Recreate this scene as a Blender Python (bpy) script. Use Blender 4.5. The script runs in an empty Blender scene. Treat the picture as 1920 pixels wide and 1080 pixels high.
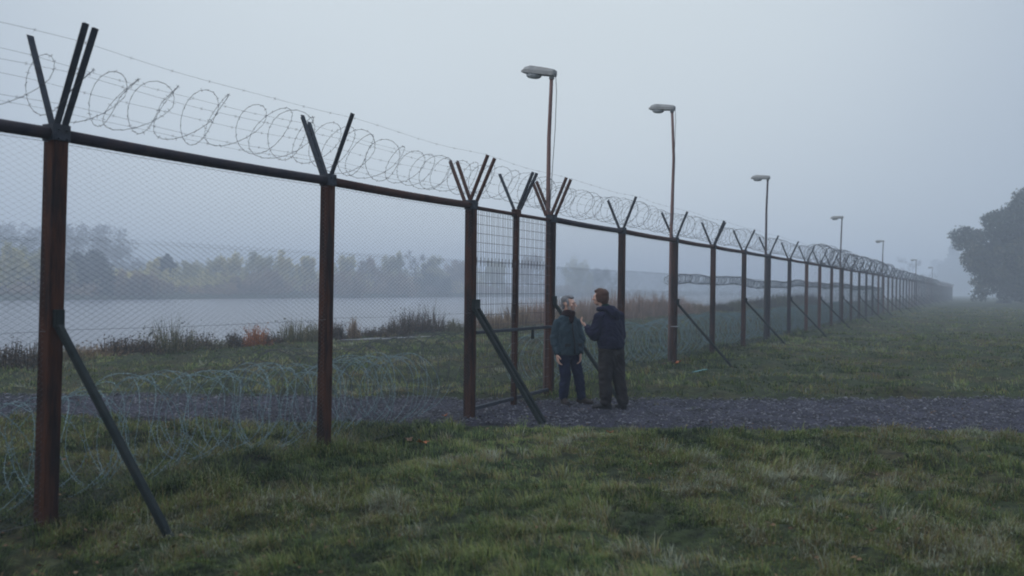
import bpy, bmesh, math, random
import numpy as np
from mathutils import Vector, Matrix

random.seed(7)
RNG = np.random.default_rng(7)
SC = bpy.context.scene
COL = SC.collection
R = math.radians

# ------------------------------------------------------------------ camera
cam_d = bpy.data.cameras.new('camera')
cam = bpy.data.objects.new('camera', cam_d)
COL.objects.link(cam)
cam.location = (0, 0, 1.75)
ROLL = 0.014
cam.rotation_mode = 'QUATERNION'
cam.rotation_quaternion = (Matrix.Rotation(math.pi / 2 - 2 / 1707, 3, 'X') @ Matrix.Rotation(ROLL, 3, 'Z')).to_quaternion()
cam_d.lens = 32.0
cam_d.sensor_width = 36.0
cam_d.clip_start = 0.1
cam_d.clip_end = 5000
cam_d.dof.use_dof = True
cam_d.dof.focus_distance = 13.0
cam_d.dof.aperture_fstop = 1.7
SC.camera = cam

# ------------------------------------------------------------------ sky and sun (overcast, misty dusk)
SUN_EL, SUN_AZ = R(38), R(-105)          # azimuth from +Y towards +X
world = bpy.data.worlds.new('World')
SC.world = world
world.use_nodes = True
wn, wl = world.node_tree.nodes, world.node_tree.links
wn.clear()
w_out = wn.new('ShaderNodeOutputWorld')
w_bg = wn.new('ShaderNodeBackground')
w_bg.inputs['Strength'].default_value = 0.1
w_sky = wn.new('ShaderNodeTexSky')
w_sky.sky_type = 'NISHITA'
w_sky.sun_disc = False
w_sky.sun_elevation = SUN_EL
w_sky.sun_rotation = SUN_AZ
w_tc = wn.new('ShaderNodeTexCoord')
w_dot = wn.new('ShaderNodeVectorMath'); w_dot.operation = 'DOT_PRODUCT'
w_dot.inputs[1].default_value = Vector((math.sin(R(-2)) * math.cos(R(24)), math.cos(R(-2)) * math.cos(R(24)), math.sin(R(24)))).normalized()
w_ramp = wn.new('ShaderNodeValToRGB')
w_ramp.color_ramp.interpolation = 'EASE'
e = w_ramp.color_ramp.elements
e[0].position = 0.0; e[0].color = (0.37, 0.43, 0.525, 1)
e[1].position = 1.0; e[1].color = (0.86, 0.95, 1.0, 1)
k = w_ramp.color_ramp.elements.new(0.78); k.color = (0.52, 0.61, 0.73, 1)
w_mul = wn.new('ShaderNodeVectorMath'); w_mul.operation = 'SCALE'
w_mul.inputs['Scale'].default_value = 8.4
w_noise = wn.new('ShaderNodeTexNoise'); w_noise.inputs['Scale'].default_value = 2.2
w_noise.inputs['Detail'].default_value = 3
w_nm = wn.new('ShaderNodeMapRange')
w_nm.inputs['To Min'].default_value = 0.95; w_nm.inputs['To Max'].default_value = 1.05
w_mul2 = wn.new('ShaderNodeVectorMath'); w_mul2.operation = 'SCALE'
w_mix = wn.new('ShaderNodeMix'); w_mix.data_type = 'RGBA'
w_mix.inputs['Factor'].default_value = 0.94
wl.new(w_tc.outputs['Generated'], w_dot.inputs[0])
wl.new(w_dot.outputs['Value'], w_ramp.inputs['Fac'])
wl.new(w_ramp.outputs['Color'], w_mul.inputs[0])
wl.new(w_tc.outputs['Generated'], w_noise.inputs['Vector'])
wl.new(w_noise.outputs['Fac'], w_nm.inputs['Value'])
w_sep = wn.new('ShaderNodeSeparateXYZ')
w_zen = wn.new('ShaderNodeMapRange'); w_zen.interpolation_type = 'SMOOTHSTEP'     # overcast sky: brighter towards the zenith
w_zen.inputs['From Min'].default_value = .28; w_zen.inputs['From Max'].default_value = .85
w_zen.inputs['To Min'].default_value = 1.0; w_zen.inputs['To Max'].default_value = 2.8
w_pr = wn.new('ShaderNodeMath'); w_pr.operation = 'MULTIPLY'
wl.new(w_tc.outputs['Generated'], w_sep.inputs[0]); wl.new(w_sep.outputs['Z'], w_zen.inputs['Value'])
wl.new(w_nm.outputs[0], w_pr.inputs[0]); wl.new(w_zen.outputs[0], w_pr.inputs[1])
wl.new(w_mul.outputs[0], w_mul2.inputs[0])
wl.new(w_pr.outputs[0], w_mul2.inputs['Scale'])
wl.new(w_sky.outputs[0], w_mix.inputs['A'])
wl.new(w_mul2.outputs[0], w_mix.inputs['B'])
wl.new(w_mix.outputs['Result'], w_bg.inputs['Color'])
wl.new(w_bg.outputs[0], w_out.inputs['Surface'])

sun_d = bpy.data.lights.new('sun', 'SUN')
sun_d.energy = 1.2
sun_d.angle = R(40)
sun_d.color = (1.0, 0.97, 0.93)
sun = bpy.data.objects.new('sun', sun_d)
COL.objects.link(sun)
sdir = Vector((math.sin(SUN_AZ) * math.cos(SUN_EL), math.cos(SUN_AZ) * math.cos(SUN_EL), math.sin(SUN_EL)))
sun.rotation_mode = 'QUATERNION'
sun.rotation_quaternion = sdir.to_track_quat('Z', 'Y')

SC.view_settings.view_transform = 'Standard'
SC.view_settings.look = 'None'
SC.view_settings.exposure = 0.0
SC.view_settings.gamma = 1.0
SC.cycles.volume_bounces = 1
SC.cycles.max_bounces = 6
SC.cycles.diffuse_bounces = 2
SC.cycles.glossy_bounces = 2
SC.cycles.transmission_bounces = 3
SC.cycles.use_denoising = True
SC.cycles.pixel_filter_type = 'BLACKMAN_HARRIS'
SC.cycles.filter_width = 1.9

# ------------------------------------------------------------------ helpers
def tag(o, label=None, cat=None, group=None, kind=None):
    if label: o['label'] = label
    if cat: o['category'] = cat
    if group: o['group'] = group
    if kind: o['kind'] = kind
    return o

def empty(name, loc=(0, 0, 0), rz=0.0):
    o = bpy.data.objects.new(name, None)
    COL.objects.link(o)
    o.location = loc
    o.rotation_euler = (0, 0, rz)
    o.empty_display_size = 0.2
    return o

def link(name, me, mat=None, parent=None):
    o = bpy.data.objects.new(name, me)
    COL.objects.link(o)
    if parent: o.parent = parent
    if mat and not me.materials: me.materials.append(mat)
    return o

def copy_tree(o, parent=None):
    c = o.copy()
    COL.objects.link(c)
    c.parent = parent
    for ch in list(o.children):
        copy_tree(ch, c)
    return c

def np_mesh(name, verts, faces_flat, sizes, smooth=False, attrs=None):
    me = bpy.data.meshes.new(name)
    verts = np.asarray(verts, dtype=np.float32)
    faces_flat = np.asarray(faces_flat, dtype=np.int32)
    sizes = np.asarray(sizes, dtype=np.int32)
    me.vertices.add(len(verts)); me.vertices.foreach_set('co', verts.ravel())
    me.loops.add(len(faces_flat)); me.loops.foreach_set('vertex_index', faces_flat)
    me.polygons.add(len(sizes))
    st = np.zeros(len(sizes), dtype=np.int32); st[1:] = np.cumsum(sizes)[:-1]
    me.polygons.foreach_set('loop_start', st)
    me.polygons.foreach_set('loop_total', sizes)
    if smooth: me.polygons.foreach_set('use_smooth', np.ones(len(sizes), dtype=bool))
    for n, a in (attrs or {}).items():
        at = me.attributes.new(n, 'FLOAT', 'POINT')
        at.data.foreach_set('value', np.asarray(a, dtype=np.float32))
    me.update(calc_edges=True)
    me.validate()
    return me

class MB:
    """collects shapes; build() links them as ONE mesh object"""
    def __init__(s): s.v = []; s.f = []; s.sm = []
    def add(s, vs, fs, smooth=False):
        n = len(s.v)
        s.v += [tuple(p) for p in vs]
        s.f += [tuple(i + n for i in f) for f in fs]
        s.sm += [smooth] * len(fs)
    def bar(s, p0, p1, w, h, up=(0, 0, 1), bev=0.0):
        p0, p1 = Vector(p0), Vector(p1)
        d = (p1 - p0).normalized()
        u = Vector(up)
        if abs(d.dot(u)) > .98: u = Vector((0, 1, 0))
        x = d.cross(u).normalized(); y = x.cross(d).normalized()
        if bev <= 0:
            ring = [(-w / 2, -h / 2), (w / 2, -h / 2), (w / 2, h / 2), (-w / 2, h / 2)]
        else:
            a, b = w / 2, h / 2
            ring = [(-a + bev, -b), (a - bev, -b), (a, -b + bev), (a, b - bev), (a - bev, b), (-a + bev, b), (-a, b - bev), (-a, -b + bev)]
        n = len(ring)
        vs = [p0 + x * i + y * j for i, j in ring] + [p1 + x * i + y * j for i, j in ring]
        fs = [(i, (i + 1) % n, n + (i + 1) % n, n + i) for i in range(n)] + [tuple(range(n - 1, -1, -1)), tuple(range(n, 2 * n))]
        s.add(vs, fs)
    def box(s, c, sx, sy, sz, ax=None, bev=0.0):
        """box with its x axis along ax (horizontal), z up"""
        ax = Vector(ax or (1, 0, 0)).normalized()
        c = Vector(c)
        s.bar(c - Vector((0, 0, sz / 2)), c + Vector((0, 0, sz / 2)), sx, sy, up=Vector((0, 0, 1)).cross(ax), bev=bev)
    def tube(s, pts, r, n=6, caps=True, smooth=True):
        pts = [Vector(p) for p in pts]
        rs = r if isinstance(r, (list, tuple)) else [r] * len(pts)
        ref = None; rings = []
        for i, p in enumerate(pts):
            a = pts[max(0, i - 1)]; b = pts[min(len(pts) - 1, i + 1)]
            d = (b - a).normalized()
            if ref is None:
                ref = Vector((0, 0, 1)) if abs(d.z) < .9 else Vector((1, 0, 0))
            x = d.cross(ref)
            if x.length < 1e-4: x = d.cross(Vector((1, .3, 0)))
            x.normalize(); y = x.cross(d).normalized(); ref = y
            rings.append([p + (x * math.cos(t) + y * math.sin(t)) * rs[i] for t in [2 * math.pi * k / n for k in range(n)]])
        vs = [p for g in rings for p in g]; fs = []
        for i in range(len(pts) - 1):
            for k in range(n):
                k2 = (k + 1) % n
                fs.append((i * n + k, i * n + k2, (i + 1) * n + k2, (i + 1) * n + k))
        if caps:
            fs.append(tuple(range(n - 1, -1, -1))); fs.append(tuple(range((len(pts) - 1) * n, len(pts) * n)))
        s.add(vs, fs, smooth)
    def mesh(s, name):
        me = bpy.data.meshes.new(name)
        me.from_pydata(s.v, [], s.f)
        me.polygons.foreach_set('use_smooth', s.sm)
        me.update()
        return me
    def build(s, name, mat, parent=None):
        return link(name, s.mesh(name), mat, parent)

def np_tubes(P, r, n=3):
    """P (W, K, 3) many polylines with the same point count -> verts, faces as quads (numpy, fast)"""
    P = np.asarray(P, dtype=np.float64)
    W, K, _ = P.shape
    d = np.empty_like(P)
    d[:, 1:-1] = P[:, 2:] - P[:, :-2]; d[:, 0] = P[:, 1] - P[:, 0]; d[:, -1] = P[:, -1] - P[:, -2]
    d /= np.linalg.norm(d, axis=2, keepdims=True) + 1e-9
    ref = np.zeros_like(d); ref[..., 0] = .31; ref[..., 1] = .95; ref[..., 2] = .02
    x = np.cross(d, ref); x /= np.linalg.norm(x, axis=2, keepdims=True) + 1e-9
    y = np.cross(x, d)
    rr = np.broadcast_to(np.asarray(r, dtype=np.float64), (W, K))[..., None]
    V = np.stack([P + (x * math.cos(2 * math.pi * k / n) + y * math.sin(2 * math.pi * k / n)) * rr for k in range(n)], axis=2)
    idx = np.arange(W * K * n).reshape(W, K, n)
    q = np.stack([idx[:, :-1], np.roll(idx, -1, 2)[:, :-1], np.roll(idx, -1, 2)[:, 1:], idx[:, 1:]], axis=-1)
    return V.reshape(-1, 3), q.reshape(-1, 4)

# 2-D value noise (numpy)
def _hash(ix, iy, seed):
    h = (ix.astype(np.int64) * 374761393 + iy.astype(np.int64) * 668265263 + seed * 1442695041) & 0x7fffffff
    h = ((h ^ (h >> 13)) * 1274126177) & 0x7fffffff
    return ((h ^ (h >> 16)) & 0xffff) / 65535.0
def vnoise(x, y, seed=0):
    x = np.asarray(x, dtype=np.float64); y = np.asarray(y, dtype=np.float64)
    ix, iy = np.floor(x), np.floor(y)
    fx, fy = x - ix, y - iy
    fx = fx * fx * (3 - 2 * fx); fy = fy * fy * (3 - 2 * fy)
    a = _hash(ix, iy, seed); b = _hash(ix + 1, iy, seed); c = _hash(ix, iy + 1, seed); d = _hash(ix + 1, iy + 1, seed)
    return (a * (1 - fx) + b * fx) * (1 - fy) + (c * (1 - fx) + d * fx) * fy
def fbm(x, y, seed=0, o=4):
    t = 0; a = .5; s = 0
    for i in range(o):
        t = t + a * vnoise(np.asarray(x) * 2 ** i + 17.3 * i, np.asarray(y) * 2 ** i - 9.1 * i, seed + i); s += a; a *= .5
    return t / s
def sstep(a, b, x):
    t = np.clip((np.asarray(x, dtype=np.float64) - a) / (b - a), 0, 1)
    return t * t * (3 - 2 * t)

# ------------------------------------------------------------------ materials
def mat(name, rough=.7, spec=.3, metal=0.0):
    m = bpy.data.materials.new(name); m.use_nodes = True
    n = m.node_tree.nodes; p = n['Principled BSDF']
    p.inputs['Roughness'].default_value = rough
    p.inputs['Specular IOR Level'].default_value = spec
    p.inputs['Metallic'].default_value = metal
    return m, n, m.node_tree.links, p

def noise_mat(name, cols, scale=6.0, rough=.75, spec=.25, metal=0.0, bump=0.0, bscale=None, detail=6, stretch=(1, 1, 1), lo=.3, hi=.7):
    m, n, l, p = mat(name, rough, spec, metal)
    tc = n.new('ShaderNodeTexCoord'); mp = n.new('ShaderNodeMapping')
    mp.inputs['Scale'].default_value = stretch
    nz = n.new('ShaderNodeTexNoise'); nz.inputs['Scale'].default_value = scale; nz.inputs['Detail'].default_value = detail
    nz.inputs['Roughness'].default_value = .65
    rp = n.new('ShaderNodeValToRGB')
    els = rp.color_ramp.elements
    while len(els) < len(cols): els.new(.5)
    for i, c in enumerate(cols):
        els[i].position = lo + (hi - lo) * i / max(1, len(cols) - 1); els[i].color = (*c, 1)
    l.new(tc.outputs['Object'], mp.inputs[0]); l.new(mp.outputs[0], nz.inputs['Vector'])
    l.new(nz.outputs['Fac'], rp.inputs['Fac']); l.new(rp.outputs['Color'], p.inputs['Base Color'])
    if bump:
        b = n.new('ShaderNodeBump'); b.inputs['Strength'].default_value = bump; b.inputs['Distance'].default_value = .02
        nb = n.new('ShaderNodeTexNoise'); nb.inputs['Scale'].default_value = bscale or scale * 4; nb.inputs['Detail'].default_value = 5
        l.new(mp.outputs[0], nb.inputs['Vector']); l.new(nb.outputs['Fac'], b.inputs['Height']); l.new(b.outputs[0], p.inputs['Normal'])
    return m

def tint_mat(name, cols, rough=.6, spec=.25, trans=0.25, attr='tint'):
    """foliage: colour picked per blade / leaf by the point attribute"""
    m, n, l, p = mat(name, rough, spec)
    a = n.new('ShaderNodeAttribute'); a.attribute_name = attr
    rp = n.new('ShaderNodeValToRGB'); els = rp.color_ramp.elements
    while len(els) < len(cols): els.new(.5)
    for i, (pos, c) in enumerate(cols):
        els[i].position = pos; els[i].color = (*c, 1)
    l.new(a.outputs['Fac'], rp.inputs['Fac']); l.new(rp.outputs['Color'], p.inputs['Base Color'])
    if trans:
        t = n.new('ShaderNodeBsdfTranslucent'); mx = n.new('ShaderNodeMixShader'); mx.inputs[0].default_value = trans
        l.new(rp.outputs['Color'], t.inputs['Color'])
        l.new(p.outputs[0], mx.inputs[1]); l.new(t.outputs[0], mx.inputs[2])
        l.new(mx.outputs[0], n['Material Output'].inputs['Surface'])
    return m

M = {}
M['rust'] = noise_mat('rusty_steel', [(.007, .007, .009), (.020, .011, .010), (.066, .025, .014), (.011, .009, .011)], 7, .85, .12, bump=.35, bscale=60, stretch=(1, 1, .14))
M['rust_bright'] = noise_mat('bright_rusty_steel', [(.034, .017, .014), (.095, .038, .023), (.052, .024, .018)], 5, .85, .12, bump=.3, bscale=60, stretch=(1, 1, .5))
M['rail_dark'] = noise_mat('dark_painted_steel', [(.014, .014, .022), (.03, .026, .034), (.045, .03, .03)], 7, .75, .15, bump=.15, bscale=50)
M['rail_rust'] = noise_mat('weathered_steel', [(.028, .017, .018), (.06, .028, .022), (.04, .03, .032)], 4, .8, .12, bump=.2, bscale=50)
M['brace'] = noise_mat('dark_green_black_steel', [(.007, .012, .013), (.014, .021, .022), (.022, .026, .026)], 6, .7, .12, bump=.15, bscale=60)
M['arm'] = noise_mat('dark_grey_steel', [(.02, .025, .033), (.045, .052, .065), (.03, .03, .034)], 8, .75, .15, bump=.2, bscale=60)
M['arm_rust'] = noise_mat('rusty_angle_iron', [(.04, .025, .025), (.10, .05, .038), (.06, .035, .03)], 8, .8, .12, bump=.2, bscale=60)
M['mesh'] = noise_mat('galvanised_mesh_wire', [(.05, .055, .065), (.12, .13, .15)], 3, .6, .4)
M['mesh_low'] = noise_mat('green_coated_mesh_wire', [(.012, .036, .042), (.032, .072, .078)], 3, .6, .35)
M['barb'] = noise_mat('dull_barbed_wire', [(.025, .03, .037), (.06, .068, .08)], 9, .6, .4)
M['barb_dark'] = noise_mat('dark_barbed_wire', [(.02, .024, .03), (.05, .055, .06)], 9, .6, .4)
M['razor'] = noise_mat('galvanised_razor_tape', [(.03, .075, .085), (.17, .265, .295), (.065, .13, .145)], 4, .5, .5, metal=.1)
M['grid'] = noise_mat('gate_wire', [(.03, .03, .035), (.07, .06, .06)], 6, .6, .4)
M['pole'] = noise_mat('reddish_pole_paint', [(.10, .055, .05), (.20, .12, .105), (.13, .085, .08)], 5, .7, .3, stretch=(1, 1, .3))
M['pole_grey'] = noise_mat('grey_pole_paint', [(.055, .045, .05), (.11, .09, .09)], 5, .7, .3, stretch=(1, 1, .3))
M['lamp'] = noise_mat('aged_lamp_housing', [(.20, .205, .20), (.30, .305, .30), (.25, .24, .225)], 6, .6, .3)
M['cable'] = noise_mat('black_cable', [(.04, .045, .05), (.06, .06, .07)], 6, .6)
m, n, l, p = mat('lamp_lens', .2, .5); p.inputs['Base Color'].default_value = (.42, .44, .45, 1); M['lens'] = m
M['strap'] = noise_mat('pale_strap', [(.35, .37, .4), (.5, .52, .55)], 8, .6)
M['bark'] = noise_mat('bark', [(.012, .011, .010), (.035, .03, .027)], 5, .9, .1, bump=.5, bscale=20, stretch=(1, 1, .2))
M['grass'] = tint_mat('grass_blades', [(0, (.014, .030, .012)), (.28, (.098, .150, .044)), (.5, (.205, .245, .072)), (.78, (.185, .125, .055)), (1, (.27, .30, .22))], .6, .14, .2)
M['crown_dark'] = tint_mat('dark_oak_leaves', [(0, (.012, .020, .017)), (.6, (.036, .052, .036)), (1, (.085, .08, .045))], .7, .15, .15)
M['leaf_yellow'] = tint_mat('yellowing_leaves', [(0, (.20, .20, .05)), (.5, (.48, .42, .12)), (1, (.62, .51, .16))], .7, .15, .45)
M['leaf_olive'] = tint_mat('olive_leaves', [(0, (.14, .15, .055)), (.5, (.31, .30, .11)), (1, (.42, .37, .15))], .7, .15, .45)
M['leaf_green'] = tint_mat('dull_green_leaves', [(0, (.010, .018, .014)), (.5, (.022, .035, .024)), (1, (.045, .055, .034))], .7, .15, .2)
M['leaf_brown'] = tint_mat('brown_autumn_leaves', [(0, (.10, .075, .05)), (.5, (.25, .175, .11)), (1, (.36, .25, .14))], .7, .15, .45)
M['twig'] = tint_mat('bare_twigs', [(0, (.02, .017, .017)), (.5, (.045, .037, .036)), (1, (.075, .06, .052))], .9, .1, 0)
M['reed'] = tint_mat('dry_reeds', [(0, (.14, .09, .07)), (.5, (.35, .235, .185)), (1, (.48, .37, .29))], .8, .15, .2)
M['orange'] = tint_mat('orange_dock_stems', [(0, (.13, .042, .02)), (.5, (.34, .125, .05)), (1, (.45, .22, .08))], .8, .15, .2)
M['straw'] = tint_mat('straw_stems', [(0, (.09, .062, .045)), (.5, (.26, .18, .11)), (1, (.40, .30, .19))], .8, .15, .2)
M['plum'] = tint_mat('dark_dead_stems', [(0, (.025, .021, .018)), (.5, (.085, .066, .05)), (1, (.19, .135, .09))], .8, .15, .1)
M['sage'] = tint_mat('grey_green_stems', [(0, (.04, .045, .026)), (.5, (.13, .125, .068)), (1, (.24, .20, .11))], .8, .15, .2)

# ground: soil and short turf
m, n, l, p = mat('turf_ground', .9, .15)
tc = n.new('ShaderNodeTexCoord')
n1 = n.new('ShaderNodeTexNoise'); n1.inputs['Scale'].default_value = .35; n1.inputs['Detail'].default_value = 8; n1.inputs['Roughness'].default_value = .7
n2 = n.new('ShaderNodeTexNoise'); n2.inputs['Scale'].default_value = 9; n2.inputs['Detail'].default_value = 6; n2.inputs['Roughness'].default_value = .7
rp = n.new('ShaderNodeValToRGB'); els = rp.color_ramp.elements
els[0].position = .3; els[0].color = (.026, .040, .013, 1); els[1].position = .72; els[1].color = (.075, .052, .026, 1)
kk = els.new(.5); kk.color = (.034, .048, .020, 1)
rp2 = n.new('ShaderNodeValToRGB'); els = rp2.color_ramp.elements
els[0].position = .36; els[0].color = (.22, .22, .22, 1); els[1].position = .72; els[1].color = (1.35, 1.3, 1.2, 1)
mx = n.new('ShaderNodeMix'); mx.data_type = 'RGBA'; mx.blend_type = 'MULTIPLY'; mx.inputs['Factor'].default_value = 1
bp = n.new('ShaderNodeBump'); bp.inputs['Strength'].default_value = .8; bp.inputs['Distance'].default_value = .05
for a in (n1, n2): l.new(tc.outputs['Object'], a.inputs['Vector'])
l.new(n1.outputs['Fac'], rp.inputs['Fac']); l.new(n2.outputs['Fac'], rp2.inputs['Fac'])
l.new(rp.outputs['Color'], mx.inputs['A']); l.new(rp2.outputs['Color'], mx.inputs['B'])
l.new(mx.outputs['Result'], p.inputs['Base Color']); l.new(n2.outputs['Fac'], bp.inputs['Height']); l.new(bp.outputs[0], p.inputs['Normal'])
M['ground'] = m

# gravel path
m, n, l, p = mat('cinder_path', .9, .08)
tc = n.new('ShaderNodeTexCoord')
vo = n.new('ShaderNodeTexVoronoi'); vo.inputs['Scale'].default_value = 38
n1 = n.new('ShaderNodeTexNoise'); n1.inputs['Scale'].default_value = 2.0; n1.inputs['Detail'].default_value = 7
rp = n.new('ShaderNodeValToRGB'); els = rp.color_ramp.elements
els[0].position = .25; els[0].color = (.015, .0155, .020, 1); els[1].position = .8; els[1].color = (.066, .069, .090, 1)
rp2 = n.new('ShaderNodeValToRGB'); els = rp2.color_ramp.elements
els[0].position = 0; els[0].color = (.5, .47, .5, 1); els[1].position = 1; els[1].color = (1.5, 1.45, 1.55, 1)
mx = n.new('ShaderNodeMix'); mx.data_type = 'RGBA'; mx.blend_type = 'MULTIPLY'; mx.inputs['Factor'].default_value = 1
bp = n.new('ShaderNodeBump'); bp.inputs['Strength'].default_value = .9; bp.inputs['Distance'].default_value = .03
for a in (n1, vo): l.new(tc.outputs['Object'], a.inputs['Vector'])
sp = n.new('ShaderNodeSeparateColor'); l.new(vo.outputs['Color'], sp.inputs[0])
l.new(n1.outputs['Fac'], rp.inputs['Fac']); l.new(sp.outputs[0], rp2.inputs['Fac'])
l.new(rp.outputs['Color'], mx.inputs['A']); l.new(rp2.outputs['Color'], mx.inputs['B'])
l.new(mx.outputs['Result'], p.inputs['Base Color']); l.new(vo.outputs['Distance'], bp.inputs['Height']); l.new(bp.outputs[0], p.inputs['Normal'])
M['path'] = m
M['stone'] = tint_mat('cinder_stones', [(0, (.014, .014, .018)), (.6, (.065, .066, .082)), (1, (.15, .15, .17))], .7, .4, 0)

# water
m, n, l, p = mat('river_water', .28, .5)
p.inputs['Base Color'].default_value = (.10, .108, .135, 1)
tc = n.new('ShaderNodeTexCoord'); mp = n.new('ShaderNodeMapping'); mp.inputs['Scale'].default_value = (.5, 1.6, 1)
nz = n.new('ShaderNodeTexNoise'); nz.inputs['Scale'].default_value = 2.2; nz.inputs['Detail'].default_value = 4
bp = n.new('ShaderNodeBump'); bp.inputs['Strength'].default_value = .35; bp.inputs['Distance'].default_value = .05
l.new(tc.outputs['Object'], mp.inputs[0]); l.new(mp.outputs[0], nz.inputs['Vector']); l.new(nz.outputs['Fac'], bp.inputs['Height']); l.new(bp.outputs[0], p.inputs['Normal'])
M['water'] = m

# ------------------------------------------------------------------ layout
FA, FB = -6.9667, 0.5215                 # fence line X = FA + FB*Y
TV = Vector((FB, 1, 0)).normalized()     # along the fence, away from the camera
NV = Vector((TV.y, -TV.x, 0))            # out of the fence, to the camera's side
def fpt(s, off=0.0, z=0.0):
    Y = 12.3 + s * TV.y
    return Vector((FA + FB * Y, Y, z)) + NV * off
def fq(X, Y):                            # metres from the fence towards the river
    return -(np.asarray(X) - FA - FB * np.asarray(Y)) * TV.y
def fence_z(s):
    Y = 12.3 + s * TV.y
    return float(np.interp(Y, GY, GZ))
GY = [-20, 6.7, 9.6, 12.3, 14.5, 17.4, 20.3, 23, 30, 35, 45, 100, 900]
GZ = [-.09, -.07, -.05, -.015, .035, .10, .14, .165, .165, .19, .24, .45, .5]
WATER_Z = -1.6
SHORE, FARSHORE = 12.9, 135.0
def path_lo(X): return 11.72 + .0009 * X * X + .16 * (fbm(np.asarray(X) * .9, 3.0, 5, 3) - .5) + .22 * (fbm(np.asarray(X) * 4.0, 5.0, 7, 3) - .5)
def path_hi(X):
    X = np.asarray(X, dtype=np.float64)
    return np.where(X > 0, 14.15 + .12 * X, 14.15 - .03 * X) + .22 * (fbm(X * .9, 8.0, 6, 3) - .5) + .3 * (fbm(X * 3.5, 9.0, 8, 3) - .5)
def path_mask(X, Y):
    lo, hi = path_lo(X), path_hi(X)
    return sstep(-.18, .08, Y - lo) * sstep(-.18, .08, hi - Y)
def gz(X, Y, rough=True):
    X = np.asarray(X, dtype=np.float64); Y = np.asarray(Y, dtype=np.float64)
    q = fq(X, Y)
    z = np.interp(Y, GY, GZ)
    z = z + 1.05 * sstep(20, 85, Y) * sstep(6, 36, -q)                 # field swells up to the right
    z = z - .10 * sstep(3, 10, q)
    bank = sstep(SHORE - 1.0, SHORE + 2.0, q + 1.2 * (fbm(X * .25, Y * .25, 31, 2) - .5))
    z = z * (1 - bank) + (-2.4) * bank
    far = sstep(FARSHORE - 2, FARSHORE + 2.5, q + 2 * (fbm(X * .1, Y * .1, 33, 2) - .5))
    z = z * (1 - far) + (-.75 + 1.2 * sstep(FARSHORE + 2, FARSHORE + 34, q)) * far
    if rough:
        pt = np.clip(((X + 5.25) * 2.7 + (Y - 27.3) * 3.1) / (2.7 ** 2 + 3.1 ** 2), 0, 1)
        pd = np.hypot(X + 5.25 - 2.7 * pt, Y - 27.3 - 3.1 * pt)
        pm = (1 - path_mask(X, Y)) * sstep(.55, 1.3, pd)
        land = (1 - bank) * pm
        dist = np.sqrt(X * X + Y * Y)
        fine = np.clip(1.6 - dist / 45, 0, 1)
        z = z + land * (.16 * (fbm(X * .45, Y * .45, 11, 3) - .5) + fine * .17 * (fbm(X * 2.1, Y * 2.1, 12, 3) - .5) + fine * .09 * (fbm(X * 5.5, Y * 5.5, 14, 2) - .5))
        z = z - .03 * path_mask(X, Y)
    return z
def G(x, y): return float(gz(np.array([x]), np.array([y]))[0])
def X_at(px, Y): return (px - 960) / 1706.7 * Y

# ------------------------------------------------------------------ ground, water, path
ys = np.concatenate([np.linspace(-12, 3.5, 24, endpoint=False), np.geomspace(3.5, 60, 330, endpoint=False), np.geomspace(60, 1600, 120)])
ks = np.linspace(-1.35, 1.35, 560)
YY, KK = np.meshgrid(ys, ks, indexing='ij')
XX = KK * (np.maximum(YY, 0) + 7.0)
ZZ = gz(XX, YY)
nr, nc = YY.shape
idx = np.arange(nr * nc).reshape(nr, nc)
fc = np.stack([idx[:-1, :-1], idx[:-1, 1:], idx[1:, 1:], idx[1:, :-1]], -1).reshape(-1, 4)
me = np_mesh('ground', np.stack([XX, YY, ZZ], -1).reshape(-1, 3), fc.ravel(), np.full(len(fc), 4), True)
tag(link('ground', me, M['ground']), kind='structure')

b = MB()
c0, c1 = fpt(-60, -SHORE + 3), fpt(1500, -SHORE + 3)
d0, d1 = fpt(-60, -FARSHORE - 8), fpt(1500, -FARSHORE - 8)
b.add([(*c0.xy, WATER_Z), (*c1.xy, WATER_Z), (*d1.xy, WATER_Z), (*d0.xy, WATER_Z)], [(0, 1, 2, 3)])
tag(b.build('water', M['water']), kind='structure')

xs = np.linspace(-26, 34, 700)
rows = 34
V = np.zeros((len(xs), rows, 3))
lo, hi = path_lo(xs), path_hi(xs)
for j in range(rows):
    t = j / (rows - 1)
    yy = lo * (1 - t) + hi * t
    V[:, j, 0] = xs; V[:, j, 1] = yy
    V[:, j, 2] = gz(xs, yy, False) - .022 + .02 * (fbm(xs * 3, yy * 3, 21, 3) - .5) - .05 * (abs(t - .5) * 2) ** 8
V[:, :, 2] += .022
idx = np.arange(len(xs) * rows).reshape(len(xs), rows)
fc = np.stack([idx[:-1, :-1], idx[1:, :-1], idx[1:, 1:], idx[:-1, 1:]], -1).reshape(-1, 4)
keep = fq(V[..., 0], V[..., 1])[:-1, :-1].reshape(-1) < SHORE - 2.5
fc = fc[keep]
tag(link('path', np_mesh('path', V.reshape(-1, 3), fc.ravel(), np.full(len(fc), 4), True), M['path']), kind='structure')

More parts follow.
